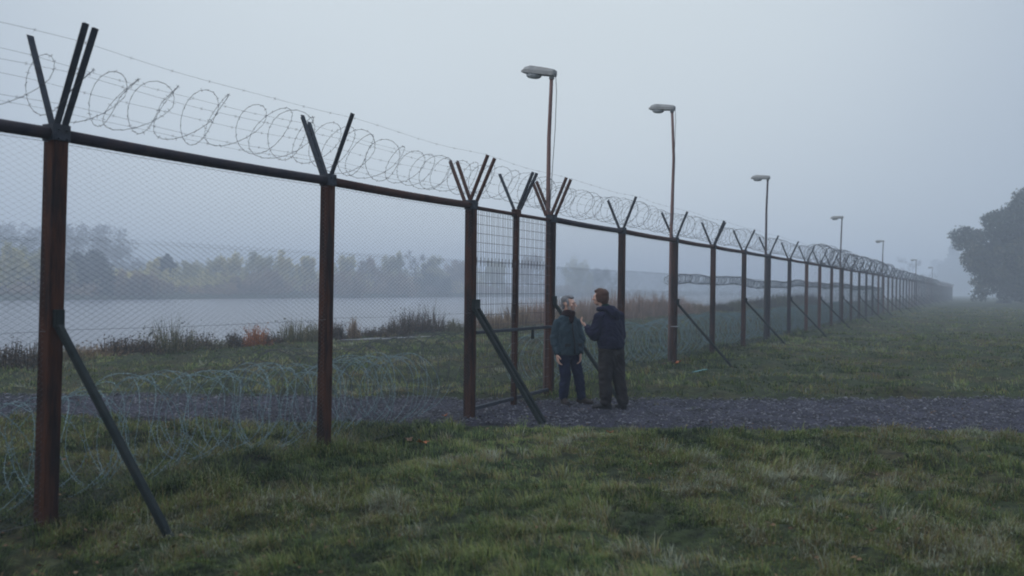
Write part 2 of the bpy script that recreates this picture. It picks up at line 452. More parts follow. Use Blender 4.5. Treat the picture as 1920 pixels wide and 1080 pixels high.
# loose stones on the path (stuff)
NS = 14000
sx = RNG.uniform(-10, 13, NS); st = RNG.uniform(.03, .97, NS)
sy = path_lo(sx) * (1 - st) + path_hi(sx) * st
sz = gz(sx, sy, False) + .004
size = RNG.uniform(.007, .023, NS) * (1 + RNG.random(NS) ** 6)
octa = np.array([[1, 0, 0], [0, 1, 0], [-1, 0, 0], [0, -1, 0], [0, 0, 1], [0, 0, -1]], float)
of = np.array([[0, 1, 4], [1, 2, 4], [2, 3, 4], [3, 0, 4], [1, 0, 5], [2, 1, 5], [3, 2, 5], [0, 3, 5]])
jit = RNG.uniform(.6, 1.3, (NS, 6, 3))
VV = octa[None] * jit * size[:, None, None] * np.array([1, 1, .7]) + np.stack([sx, sy, sz], -1)[:, None, :]
ff = (of[None] + 6 * np.arange(NS)[:, None, None]).reshape(-1, 3)
tt = np.repeat(RNG.random(NS), 6)
tag(link('gravel', np_mesh('gravel', VV.reshape(-1, 3), ff.ravel(), np.full(len(ff), 3), True, {'tint': tt}), M['stone']), 'loose grey stones strewn over the cinder path', 'gravel', kind='stuff')

# narrow puddle lying in the grass near the bank
pc = [(-5.05, 27.6), (-3.9, 28.9), (-2.75, 30.2)]
b = MB()
N = 40; top = []; bot = []
for i in range(N + 1):
    t = i / N
    x = -5.25 + 2.7 * t; y = 27.3 + 3.1 * t
    w = .36 * math.sin(math.pi * min(1, max(0, t))) ** .6 * (1 + .5 * math.sin(t * 19) * .4)
    z = float(gz(np.array([x]), np.array([y]), False)[0]) + .012
    top.append((x - .7 * w, y + .7 * w, z)); bot.append((x + .7 * w, y - .7 * w, z))
b.add(top + bot, [(i, i + N + 1, i + N + 2, i + 1) for i in range(N)])
tag(b.build('puddle', M['water']), kind='structure')

# ------------------------------------------------------------------ blades
def blades(px, py, pz, L, w, az, lean, tint, curl=.5):
    """(n) blades of 2 segments -> verts (n*5,3), faces"""
    n = len(px)
    dx, dy = np.cos(az), np.sin(az)
    sxv, syv = -dy, dx
    h1 = L * .55 * np.cos(lean * .6); o1 = L * .55 * np.sin(lean * .6)
    l2 = lean * (1 + curl)
    h2 = h1 + L * .45 * np.cos(l2); o2 = o1 + L * .45 * np.sin(l2)
    V = np.zeros((n, 5, 3))
    def put(i, o, h, ww):
        V[:, i, 0] = px + dx * o + sxv * ww; V[:, i, 1] = py + dy * o + syv * ww; V[:, i, 2] = pz + h
    put(0, 0, -.01, -w / 2); put(1, 0, -.01, w / 2); put(2, o1, h1, w * .42); put(3, o1, h1, -w * .42); put(4, o2, h2, 0)
    base = (5 * np.arange(n))[:, None]
    fl = np.concatenate([base + np.array([0, 1, 2, 3]), base + np.array([3, 2, 4])], 1).ravel()
    sz_ = np.tile([4, 3], n)
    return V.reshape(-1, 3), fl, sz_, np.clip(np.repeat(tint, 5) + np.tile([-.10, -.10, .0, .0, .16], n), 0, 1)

def merge(parts):
    vs, fs, ss, ts = [], [], [], []; o = 0
    for v, f, s, t in parts:
        vs.append(v); fs.append(f + o); ss.append(s); ts.append(t); o += len(v)
    return np.concatenate(vs), np.concatenate(fs), np.concatenate(ss), np.concatenate(ts)

def make_grass():
    parts = []
    def field(NC, y0, y1, k0, k1, per, pw):
        u = RNG.random(NC)
        # clump density ~ Y^-pw per area
        e_ = 2 - pw
        cy = (y0 ** e_ + u * (y1 ** e_ - y0 ** e_)) ** (1 / e_)
        ck = RNG.uniform(k0, k1, NC)
        cx = ck * cy
        q = fq(cx, cy)
        big = fbm(cx * .55, cy * .55, 41, 3); mid = fbm(cx * 1.7, cy * 1.7, 43, 3)
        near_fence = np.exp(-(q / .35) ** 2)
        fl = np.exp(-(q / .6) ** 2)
        ok = (path_mask(cx, cy) < .35 + .7 * (RNG.random(NC) < .05) * (fbm(cx * 2, cy * 2, 61, 2) > .5)) & ((q < SHORE - .5)) & (RNG.random(NC) < .35 + 1.3 * sstep(.3, .62, mid)) & ~((np.abs((cx + 5.25) * 3.1 - (cy - 27.3) * 2.7) / 4.11 < .34) & (cy > 27.2) & (cy < 30.5))
        cx, cy, q, big, mid, fl = (a[ok] for a in (cx, cy, q, big, mid, fl))
        n = len(cx)
        tus = fbm(cx * 4.6, cy * 4.6, 45, 2)
        hgt = (.028 + .085 * sstep(.45, .74, tus) + .025 * sstep(.4, .7, big)) * RNG.uniform(.65, 1.4, n)
        tall = RNG.random(n) < .04
        hgt = hgt + tall * RNG.uniform(.03, .10, n) + fl * .065
        edge = path_mask(cx, cy) > .02
        hgt = np.where(edge, hgt * .5, hgt)
        wind = 2 * math.pi * fbm(cx * .35, cy * .35, 47, 2) + .6
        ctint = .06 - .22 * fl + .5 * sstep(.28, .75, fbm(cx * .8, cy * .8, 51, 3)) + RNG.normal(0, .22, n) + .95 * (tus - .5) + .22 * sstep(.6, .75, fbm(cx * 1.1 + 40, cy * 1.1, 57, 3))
        rep = per
        ci = np.repeat(np.arange(n), rep)
        m_ = len(ci)
        sp = np.repeat(.026 + .0036 * cy, rep)
        rr = sp * np.sqrt(RNG.random(m_)) * 1.6; aa = RNG.uniform(0, 2 * math.pi, m_)
        x = cx[ci] + rr * np.cos(aa); y = cy[ci] + rr * np.sin(aa)
        L = hgt[ci] * RNG.uniform(.5, 1.35, m_)
        w = np.maximum(.0035, .00055 * y) * RNG.uniform(.7, 1.4, m_)
        # outward lean plus a shared wind-laid direction
        vx = np.cos(aa) * (rr / sp) * .7 + .8 * np.cos(wind[ci]) + RNG.normal(0, .5, m_)
        vy = np.sin(aa) * (rr / sp) * .7 + .8 * np.sin(wind[ci]) + RNG.normal(0, .5, m_)
        az = np.arctan2(vy, vx)
        lean = np.clip(.38 + .46 * np.hypot(vx, vy) + RNG.normal(0, .18, m_), .05, 1.35)
        tint = np.clip(ctint[ci] + RNG.normal(0, .10, m_) + (RNG.random(m_) < .06) * .4, 0, 1)
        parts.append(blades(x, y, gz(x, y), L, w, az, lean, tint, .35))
    field(15500, 4.2, 14.5, -.66, .64, 32, 1.0)
    field(10000, 14.5, 34, -.62, .62, 14, 1.2)
    field(7000, 34, 85, -.2, .62, 8, 1.5)
    v, f, s, t = merge(parts)
    return np_mesh('grass', v, f, s, False, {'tint': t})
tag(link('grass', make_grass(), M['grass']), 'tussocky damp green and olive grass covering the meadow', 'grass', kind='stuff')

# ------------------------------------------------------------------ fence
S0 = [-9.4, -6.25, -3.05, 0.0, 2.52, 5.71, 9.05, 12.25, 15.57, 18.9, 22.35, 25.8, 28.9, 32.2, 35.6]
while S0[-1] < 192: S0.append(S0[-1] + 3.3)
RAIL_Z = 2.87
fence = tag(empty('security_fence', fpt(0, 0, fence_z(0))), 'long rusty steel post and chain link fence with Y shaped arms running into the mist', 'fence')
FL = Vector(fence.location)
def rel(p): return Vector(p) - FL

def chain_link(L, H, pitch, r):
    nw = int(round(L / pitch)); K = int(round(H / (pitch * .5)))
    z = np.linspace(0, H, K + 1)
    P = np.zeros((nw, K + 1, 3))
    alt = (np.arange(K + 1) % 2)
    for w_ in range(nw):
        s_ = alt if w_ % 2 == 0 else 1 - alt
        P[w_, :, 0] = w_ * pitch + pitch * .5 + (s_ * 2 - 1) * pitch * .51
        P[w_, :, 1] = (s_ * 2 - 1) * r * .9
        P[w_, :, 2] = z
    # weave: each wire leans into the next
    v, q = np_tubes(P, r, 3)
    extra = []
    for zz in (.02, H * .5, H - .02):
        xs_ = np.linspace(0, L, 9)
        extra.append(np.stack([xs_, np.zeros(9), np.full(9, zz) - .012 * np.sin(np.linspace(0, math.pi, 9))], -1))
    v2, q2 = np_tubes(np.array(extra), r * (2.0 if H > 2.5 else .6), 3)
    v = np.concatenate([v, v2]); q = np.concatenate([q, q2 + len(v) - len(v2)])
    return np_mesh('chain_link_panel', v, q.ravel(), np.full(len(q), 4))
CL_UP = chain_link(3.2, 2.82, .043, .0010); CL_UP.materials.append(M['mesh'])
CL_LOW = chain_link(3.2, 2.05, .046, .0019); CL_LOW.name = 'lower_mesh_panel'; CL_LOW.materials.append(M['mesh_low'])
CL_THIN = chain_link(3.2, 2.05, .043, .0012); CL_THIN.name = 'lower_mesh_panel'; CL_THIN.materials.append(M['mesh'])
RZ = math.atan2(TV.y, TV.x)

def add_post(s, wid=.115, lean=0.0, arms=(1, 1), m_post='rust', m_arm='arm', double_v=False, strap=None, thin=False, far=False):
    z0 = fence_z(s)
    p0 = fpt(s, 0, z0 - .25); p1 = fpt(s + lean, 0, RAIL_Z + .02)
    b = MB()
    b.bar(rel(p0), rel(p1), wid, wid, up=NV, bev=.008)
    if s > 100:
        pb = b; po = None
    else:
        po = b.build('post', M[m_post], fence)
    b = MB()           # bolted cap bracket
    b.box(rel(fpt(s + lean, 0, RAIL_Z - .02)), wid + .02, wid + .02, .12, ax=TV, bev=.01)
    for sx_ in (-.035, .035):
        for zz in (-.045, .02):
            c_ = fpt(s + lean + sx_, (wid + .02) / 2, RAIL_Z - .02 + zz)
            b.tube([rel(c_), rel(c_ + NV * .014)], .010, 6)
    if po: b.build('cap_bracket', M['arm'], po)
    if strap:
        b = MB(); b.box(rel(fpt(s + lean * .5, 0, strap)), wid + .012, wid + .012, .018, ax=TV)
        b.build('strap', M['strap'], po)
    n_arm = 0
    vs_off = (-.085, .085) if double_v else (0.0,)
    for vo in vs_off:
        for side, cnt in ((-1, arms[0]), (1, arms[1])):
            for k_ in range(cnt):
                so = s + lean + vo + (k_ - (cnt - 1) / 2) * .066
                a0 = fpt(so, side * .045, RAIL_Z + .03)
                wob = RNG.normal(0, .012) if cnt == 1 else 0
                fan = (k_ - (cnt - 1) / 2) * .02
                a1 = fpt(so + wob + fan, side * ((.37 if s < -6 and side > 0 else .30) + RNG.normal(0, .012)), RAIL_Z + (.75 if s < -6 else .66 if s < 0 else .61) + RNG.normal(0, .012) - .03 * k_)
                b = MB()
                if s > 100:        # too far to show parts: drawn with the post
                    pb.bar(rel(a0), rel(a1), .05, .05, up=TV); continue
                if far:
                    b.bar(rel(a0), rel(a1), .05, .05, up=TV)
                else:      # angle iron: two flanges
                    b.bar(rel(a0), rel(a1), .054, .008, up=NV)
                    d_ = (a1 - a0).normalized(); nn = d_.cross(TV).normalized()
                    b.bar(rel(a0 + TV * .0225 + nn * .0255), rel(a1 + TV * .0225 + nn * .0255), .007, .045, up=nn)
                b.build('arm', M[m_arm], po)
    if po is None: pb.build('post', M[m_post], fence)
    return po

post_cfg = {
    -9.4: dict(), -6.25: dict(lean=.05, wid=.125, arms=(1, 2), m_arm='arm'),
    -3.05: dict(lean=.012, arms=(2, 1)), 0.0: dict(wid=.125, double_v=True, m_arm='arm_rust'),
    2.52: dict(wid=.12, double_v=True, m_arm='arm_rust'), 5.71: dict(), 9.05: dict(strap=.92), 12.25: dict(arms=(1, 2)), }
mats_cycle = ['rust', 'rust', 'rail_dark', 'rust', 'rust_bright', 'rail_dark', 'rust', 'rust_bright']
for i, s in enumerate(S0):
    kw = dict(post_cfg.get(s, {}))
    if s > 9.1 and 'm_post' not in kw: kw['m_post'] = mats_cycle[(i * 5) % 8]
    if 'lean' not in kw: kw['lean'] = RNG.normal(0, .014)
    add_post(s, far=s > 45, **kw)

# top rails, bay by bay
for i in range(len(S0) - 1):
    a, c = S0[i], S0[i + 1]
    if a == 0.0: continue
    b = MB()
    sag = [0, .5, 1]
    b.tube([rel(fpt(a + (c - a) * t, 0, RAIL_Z - .028 - .012 * math.sin(math.pi * t))) for t in (0.0, .25, .5, .75, 1.0)], .047, 10)
    mt = 'rail_dark' if i in (0, 1) else ('rail_rust' if i % 4 else 'rail_dark')
    b.build('top_rail', M[mt], fence)
    ob = link('chain_link_panel', CL_UP, None, fence)
    z0 = (fence_z(a) + fence_z(c)) / 2 + .03
    ob.location = rel(fpt(a + .05, .045, z0)); ob.rotation_euler = (0, 0, RZ)
    ob.scale = ((c - a - .1) / 3.2, 1, (RAIL_Z - .08 - z0) / 2.82)
    if a > 55: continue
    ob = link('lower_mesh_panel', CL_THIN if -6.3 < a < 0 else CL_LOW, None, fence)
    ob.location = rel(fpt(a + .06, -.035, z0)); ob.rotation_euler = (0, 0, RZ)
    ob.scale = ((c - a - .12) / 3.2, 1, (2.08 + RNG.normal(0, .015) - z0) / 2.05)

# straight strands along the arms
def strand_pts(off, dz, s0=-9.4, s1=62):
    pts = []
    s = s0
    while s < s1:
        i = max(0, np.searchsorted(S0, s, side='right') - 1)
        t = (s - S0[i]) / (S0[i + 1] - S0[i])
        pts.append(fpt(s, off, RAIL_Z + dz - .035 * math.sin(math.pi * t) + .006 * math.sin(s * 3.1 + off * 9)))
        s += .4
    return pts
strands = [strand_pts(o, z) for o, z in ((.31, .62), (-.31, .60), (.22, .40), (-.22, .40), (.12, .18), (-.12, .18))]
v, q = np_tubes(np.array([[rel(p) for p in st_] for st_ in strands]), .0014, 3)
bar = []
for st_ in strands:
    for p in st_[::1]:
        for sgn in (-1, 1):
            bar.append([rel(p) - NV * .012 * sgn - Vector((0, 0, .012)), rel(p) + NV * .012 * sgn + Vector((0, 0, .012))])
v2, q2 = np_tubes(np.array(bar), .0012, 3)
v = np.concatenate([v, v2]); q = np.concatenate([q, q2 + len(v) - len(v2)])
link('barbed_wire', np_mesh('barbed_wire', v, q.ravel(), np.full(len(q), 4)), M['barb'], fence)

# slanting braces on the camera's side
def brace(s, reach=1.28, z=1.47, dbl=False, ds=0.0, w=.052):
    zz = fence_z(s)
    offs = (-.055, .055) if dbl else (0.0,)
    for o_ in offs:
        b = MB()
        e0 = fpt(s + o_, .075, z)
        e1 = fpt(s + o_ + ds, reach, 0)
        e1.z = G(e1.x, e1.y) - .03
        b.bar(rel(e0), rel(e1), w, w, up=TV, bev=.006)
        b.build('brace', M['brace'], fence)
    b = MB()
    b.box(rel(fpt(s, .080, z + .05)), .075 if not dbl else .16, .05, .13, ax=TV, bev=.006)
    b.build('brace_bracket', M['brace'], fence)
brace(-6.22, 1.27, 1.42, ds=.02)
brace(0, 1.08, 1.46, True, ds=.12)
brace(2.52, 1.25, 1.5)
for s in S0[6::2]:
    if s < 170: brace(s, RNG.uniform(1.18, 1.4), 1.42, w=.05)

# ------------------------------------------------------------------ gate
gate = tag(empty('gate', fpt(1.26, 0, fence_z(1.26))), 'closed tall wire grid gate with a centre post and steel crossbar, behind the double brace', 'gate')
GL = Vector(gate.location)
def grel(p): return Vector(p) - GL
b = MB(); b.tube([grel(fpt(.06, 0, RAIL_Z - .05)), grel(fpt(2.46, 0, RAIL_Z - .05))], .027, 8)
b.build('header_rail', M['rail_rust'], gate)
b = MB()
b.bar(grel(fpt(1.3, 0, fence_z(1.3) - .02)), grel(fpt(1.3, 0, RAIL_Z)), .075, .075, up=NV, bev=.006)
b.box(grel(fpt(1.3, 0, RAIL_Z - .03)), .12, .11, .11, ax=TV, bev=.008)
cp = b.build('centre_post', M['rust'], gate)
for side, so in ((-1, 0), (1, -.03), (1, .05)):
    b = MB()
    a0, a1 = fpt(1.3 + so, side * .04, RAIL_Z + .03), fpt(1.3 + so * 1.6, side * .29, RAIL_Z + .56)
    b.bar(grel(a0), grel(a1), .045, .03, up=NV)
    b.build('arm', M['arm'], cp)
b = MB()
zb = 1.125
b.bar(grel(fpt(.06, .05, zb)), grel(fpt(2.46, .05, zb)), .045, .045, up=(0, 0, 1), bev=.005)
cb = b.build('crossbar', M['arm'], gate)
b = MB(); b.box(grel(fpt(1.78, .06, zb - .07)), .035, .03, .10, ax=TV, bev=.004); b.box(grel(fpt(1.78, .06, zb - .135)), .05, .04, .05, ax=TV, bev=.006)
b.build('padlock', M['brace'], cb)
b = MB()
b.bar(grel(fpt(.06, .0, .085)), grel(fpt(2.46, .0, .125)), .05, .05, bev=.005)
b.build('bottom_rail', M['arm'], gate)
P = []
b = MB()
for xs_ in np.arange(.09, 2.45, .052):
    if abs(xs_ - 1.3) < .04: continue
    P.append([grel(fpt(xs_, .02 + .004 * math.sin(xs_ * 40), z_)) for z_ in np.linspace(.12, RAIL_Z - .07, 5)])
H_ = []
for z_ in list(np.arange(.20, 2.1, .145)) + list(np.arange(2.1, 2.8, .125)):
    H_.append([grel(fpt(x_, .026, z_)) for x_ in np.linspace(.07, 2.45, 5)])
SPK = []
for xs_ in np.arange(.09, 2.45, .104):
    SPK.append([grel(fpt(xs_, .03, 2.03)), grel(fpt(xs_ + .004, .03, 2.09)), grel(fpt(xs_, .035, 2.15))])
v, q = np_tubes(np.array(P + H_), .0031, 4)
v2, q2 = np_tubes(np.array(SPK), .0032, 4)
v = np.concatenate([v, v2]); q = np.concatenate([q, q2 + len(v) - len(v2)])
link('wire_grid', np_mesh('wire_grid', v, q.ravel(), np.full(len(q), 4)), M['grid'], gate)

# ------------------------------------------------------------------ coils of wire
def coil(name, s0, s1, off, zf, rad, pitch, wire, mat_, label, barb=.10, barb_r=.02, flat=1.0, jit=.12, seg=18, chirp=True, vary=.25):
    """helix of barbed wire along the fence with uneven loops"""
    n_l = int((s1 - s0) / pitch)
    K = n_l * seg
    th = np.linspace(0, 2 * math.pi * n_l, K + 1)
    loop = th / (2 * math.pi)
    sa = s0 + (s1 - s0) * loop / n_l
    lj = RNG.normal(0, 1, n_l + 3); lr = RNG.normal(0, 1, n_l + 3)
    ii = np.arange(n_l + 3)
    sj = np.interp(loop, ii, lj) * pitch * jit * 4
    rr = rad * (1 + vary * .5 * np.interp(loop, ii, lr) * .5 + .06 * np.sin(loop * .37))
    tilt = np.interp(loop, ii, np.where(np.arange(n_l + 3) % 2 == 0, 1, -1) * RNG.uniform(.2, 1.0, n_l + 3))
    # concertina: neighbouring loops pull to one another
    back = pitch * .45 * np.sin(th) if chirp else 0
    s_ = sa + sj + back + tilt * rad * .9 * np.cos(th)
    zc = np.array([zf(float(x)) for x in s_])
    o_ = off + rr * np.cos(th) * (1 if flat == 1 else 1.0) + .03 * np.sin(sa * .9)
    z_ = zc + rr * np.sin(th) * flat + .025 * np.sin(sa * 1.3)
    Y = 12.3 + s_ * TV.y
    P_ = np.stack([FA + FB * Y + NV.x * o_, Y + NV.y * o_, z_], -1)
    org = fpt(s0, off, zf(s0) - rad * flat)
    P_ = P_ - np.array(org)
    v, q = np_tubes(P_[None], wire, 4)
    if barb:
        cum = np.concatenate([[0], np.cumsum(np.linalg.norm(np.diff(P_, axis=0), axis=1))])
        at_ = np.arange(0, cum[-1], barb)
        bp_ = np.stack([np.interp(at_, cum, P_[:, i_]) for i_ in range(3)], -1)
        d1_ = RNG.normal(0, 1, bp_.shape); d1_ /= np.linalg.norm(d1_, axis=1, keepdims=True)
        seg_ = np.stack([bp_ - d1_ * barb_r, bp_ + d1_ * barb_r], 1)
        v2, q2 = np_tubes(seg_, wire * .9, 3)
        v = np.concatenate([v, v2]); q = np.concatenate([q, q2 + len(v) - len(v2)])
    o = link(name, np_mesh(name, v, q.ravel(), np.full(len(q), 4)), mat_)
    o.location = org
    return tag(o, label, 'barbed wire')
ZT = lambda s: RAIL_Z + .33
coil('barbed_wire_coil', -9.3, 27.0, 0, ZT, .24, .275, .0024, M['barb'], 'thin loose barbed wire coil in the Y arms from the left edge past the gate', .085, .017, jit=.11)
coil('barbed_wire_coil', 27.3, 60.0, 0, lambda s: RAIL_Z + .42, .40, .42, .008, M['barb_dark'], 'thick dark tangled barbed wire coil on the fence top beyond the third lamp', .16, .03, vary=.4)
coil('barbed_wire_coil', 60.5, 128.0, 0, lambda s: RAIL_Z + .36, .30, .6, .009, M['barb'], 'faint misty coil of barbed wire on the farthest stretch of fence', 0)
coil('barbed_wire_coil', 9.2, 52.0, -.22, lambda s: 2.0 + .035 * math.sin(s * .55) + .03 * math.sin(s * .21 + 1), .15, .13, .0030, M['barb'], 'narrow dark wire coil hung halfway up the fence mesh across the misty river view', .07, .015, flat=.75)
gzf = lambda off: (lambda s: G(*fpt(s, off).xy))
def ground_coil(s0, s1, off, rad, pitch, wire, label, br, m_='razor'):
    g_s = np.linspace(s0 - 1, s1 + 1, 60); g_v = np.array([G(*fpt(float(x), off).xy) for x in g_s])
    return coil('razor_wire_coil', s0, s1, off, lambda s: float(np.interp(s, g_s, g_v)) + rad * .93, rad, pitch, wire, M[m_], label, .045, br, jit=.13, vary=.3, seg=26)
ground_coil(-9.0, -.15, -.85, .45, .11, .0030, 'pale galvanised razor wire coil lying in the grass behind the fence left of the gate', .019)
ground_coil(3.2, 9.0, -.75, .44, .13, .0035, 'pale dense razor wire coil in the grass behind the two men', .015)
ground_coil(9.2, 44.0, -.75, .45, .15, .0045, 'long bluish razor wire coil along the foot of the fence right of the men', .018)
ground_coil(-2.8, 2.6, -1.7, .48, .18, .0034, 'dark razor wire coil behind the gate and crossing the path edge', .015, 'barb')

# ------------------------------------------------------------------ street lamps
def make_lamp(s, H, tilt, kink, label, m_pole, cable, far=False):
    z0 = fence_z(s)
    root = tag(empty('street_lamp', fpt(s, -.1, z0)), label, 'street lamp', 'lamps rising along the fence')
    top = Vector((kink[0], kink[1], H - z0))
    mid = Vector((kink[2], 0, (H - z0) * .80))
    b = MB(); b.tube([(0, 0, -.3), (0, 0, 1), (0, 0, 2.9), mid, mid.lerp(top, .5), top], [.042, .04, .037, .033, .031, .03], 10)
    b.build('pole', M[m_pole], root)
    hd = -NV * 1.0
    ax = (hd + Vector((0, 0, tilt))).normalized(); up = (Vector((0, 0, 1)) - ax * ax.z).normalized(); sd = ax.cross(up)
    secs = [(-.08, .075, .05, -.045), (-.06, .085, .065, -.055), (.15, .10, .085, -.05), (.46, .125, .10, -.045), (.58, .12, .065, -.04), (.66, .075, .0, -.032)]
    vs, fs = [], []
    for a_, hw, zt, zb_ in [(a_ * .8, hw_ * .9, zt_ * .85, zb_ * .85) for a_, hw_, zt_, zb_ in secs]:
        for sx_, zz in ((-1, zb_), (-1.0, zb_ * .2 + zt * .35), (-.72, zt), (.72, zt), (1.0, zb_ * .2 + zt * .35), (1, zb_)):
            vs.append(top + ax * a_ + sd * (hw * sx_) + up * zz)
    for i_ in range(len(secs) - 1):
        for k_ in range(6):
            k2 = (k_ + 1) % 6
            fs.append((i_ * 6 + k_, i_ * 6 + k2, i_ * 6 + 6 + k2, i_ * 6 + 6 + k_))
    fs += [(5, 4, 3, 2, 1, 0), tuple(range(30, 36))]
    b = MB(); b.add(vs, fs)
    b.tube([top - Vector((0, 0, .10)), top + up * .0], .042, 8)
    hdo = b.build('lamp_head', M['lamp'], root)
    # glass bowl under the front half
    vs, fs = [], []; NA, NB = 6, 9
    for i_ in range(NA + 1):
        f_ = math.pi / 2 * i_ / NA
        for j_ in range(NB):
            t_ = 2 * math.pi * j_ / NB
            vs.append(top + ax * (.32 + .14 * math.cos(t_) * math.cos(f_) ** .5) + sd * (.10 * math.sin(t_) * math.cos(f_) ** .5) + up * (-.04 - .07 * math.sin(f_)))
    for i_ in range(NA):
        for j_ in range(NB):
            j2 = (j_ + 1) % NB
            fs.append((i_ * NB + j_, (i_ + 1) * NB + j_, (i_ + 1) * NB + j2, i_ * NB + j2))
    fs.append(tuple(range(NB)))
    b = MB(); b.add(vs, fs, True); b.build('lens', M['lens'], hdo)
    if cable:
        b = MB()
        pts = [top - ax * .07 + Vector((0, 0, .0)), top - ax * .09 - Vector((0, 0, .3)), top - ax * .075 - Vector((0, 0, .9)), Vector((0, 0, 3.3)) - ax * .05, Vector((0, 0, 3.0)) - ax * .035]
        b.tube(pts, .0055, 5)
        b.build('cable', M['cable'], root)
    return root
make_lamp(2.6, 5.20, .16, (.03, 0, 0), 'tall reddish street lamp rising from the right gate post, nearest the camera', 'pole', True)
make_lamp(9.05, 5.80, .07, (-.02, 0, .035), 'street lamp with a slightly bent reddish pole, second from the gate', 'pole', True)
make_lamp(18.9, 5.36, .02, (.03, 0, .0), 'third street lamp from the gate, thin dark red pole and shallow grey head', 'pole_grey', False)
make_lamp(35.6, 5.33, -.05, (.05, 0, .02), 'street lamp on the hazy fence just past the start of the thick dark coil', 'pole_grey', False)
make_lamp(55.6, 5.2, -.03, (.03, 0, 0), 'pale misty street lamp over the end of the thick dark coil', 'pole_grey', False)
make_lamp(88.5, 5.0, .0, (.0, 0, 0), 'very faint street lamp in front of the small misty tree', 'pole_grey', False)
make_lamp(119, 5.0, .0, (.0, 0, 0), 'farthest street lamp, barely visible in the mist at the end of the fence', 'pole_grey', False)

# ------------------------------------------------------------------ vegetation
def leaf_cloud(blobs, n, size, seed, tint_lo=0.0, tint_hi=1.0, holes=.0, shell=.55):
    """leaf-sized bent quads spread through blob volumes: (cx,cy,cz,rx,ry,rz)"""
    r = np.random.default_rng(seed)
    B = np.array(blobs, dtype=np.float64)
    vol = B[:, 3] * B[:, 4] * B[:, 5]; pr = vol ** .8; pr /= pr.sum()
    bi = r.choice(len(B), n, p=pr)
    d = r.normal(0, 1, (n, 3)); d /= np.linalg.norm(d, axis=1, keepdims=True)
    rad = (shell + (1 - shell) * r.random(n)) * (1 + r.normal(0, .10, n))
    inner = r.random(n) < .3; rad = np.where(inner, r.random(n) ** .5, rad)
    c = B[bi, :3] + d * rad[:, None] * B[bi, 3:]
    # break the outline
    lump = vnoise(c[:, 0] * .9 + c[:, 2] * .7, c[:, 1] * .9 - c[:, 2] * .8, seed)
    keep = lump > holes
    c, bi, d = c[keep], bi[keep], d[keep]; m_ = len(c)
    a = r.normal(0, 1, (m_, 3)); a /= np.linalg.norm(a, axis=1, keepdims=True)
    b_ = np.cross(a, r.normal(0, 1, (m_, 3))); b_ /= np.linalg.norm(b_, axis=1, keepdims=True) + 1e-9
    sz_ = size * r.uniform(.5, 1.3, m_)[:, None]
    V = np.stack([c - a * sz_, c + b_ * sz_ * .55, c + a * sz_, c - b_ * sz_ * .55], 1)
    bt = r.uniform(tint_lo, tint_hi, len(B))[bi]
    t = np.clip(bt + r.normal(0, .14, m_), 0, 1)
    return V.reshape(-1, 3), np.arange(m_ * 4), np.full(m_, 4), np.repeat(t, 4)

def limbs(seed, H, spread, n_l, trunk_r, z_first=.25, twig=3):
    """tapered trunk with limbs and twigs"""
    r = random.Random(seed)
    b = MB()
    bend = [Vector((r.gauss(0, .03) * H * t, r.gauss(0, .03) * H * t, H * .92 * t)) for t in (0, .2, .4, .6, .8, 1)]
    b.tube(bend, [trunk_r * 1.25, trunk_r, trunk_r * .8, trunk_r * .6, trunk_r * .38, trunk_r * .12], 7)
    tips = []
    for i in range(n_l):
        t = z_first + (1 - z_first) * (i + r.random()) / n_l * .92
        k_ = min(4, int(t * 5)); p = bend[k_].lerp(bend[k_ + 1], t * 5 - k_)
        az = i * 2.4 + r.random(); reach = spread * (1.15 - .75 * t) * r.uniform(.7, 1.1)
        q_ = p + Vector((math.cos(az) * reach * .5, math.sin(az) * reach * .5, H * .07 * r.uniform(.5, 1.6)))
        e_ = p + Vector((math.cos(az + .2) * reach, math.sin(az + .2) * reach, H * .14 * r.uniform(.2, 1.8)))
        b.tube([p, q_, e_], [trunk_r * .45 * (1 - t * .6), trunk_r * .26, trunk_r * .07], 5)
        for k2 in range(twig):
            s_ = q_.lerp(e_, r.random()); az2 = az + r.uniform(-1.3, 1.3); l_ = reach * r.uniform(.25, .5)
            tp = s_ + Vector((math.cos(az2) * l_, math.sin(az2) * l_, l_ * r.uniform(.0, .9)))
            b.tube([s_, tp], [trunk_r * .13, trunk_r * .03], 4, caps=False)
            tips.append(tp)
        tips.append(e_)
    return b, tips

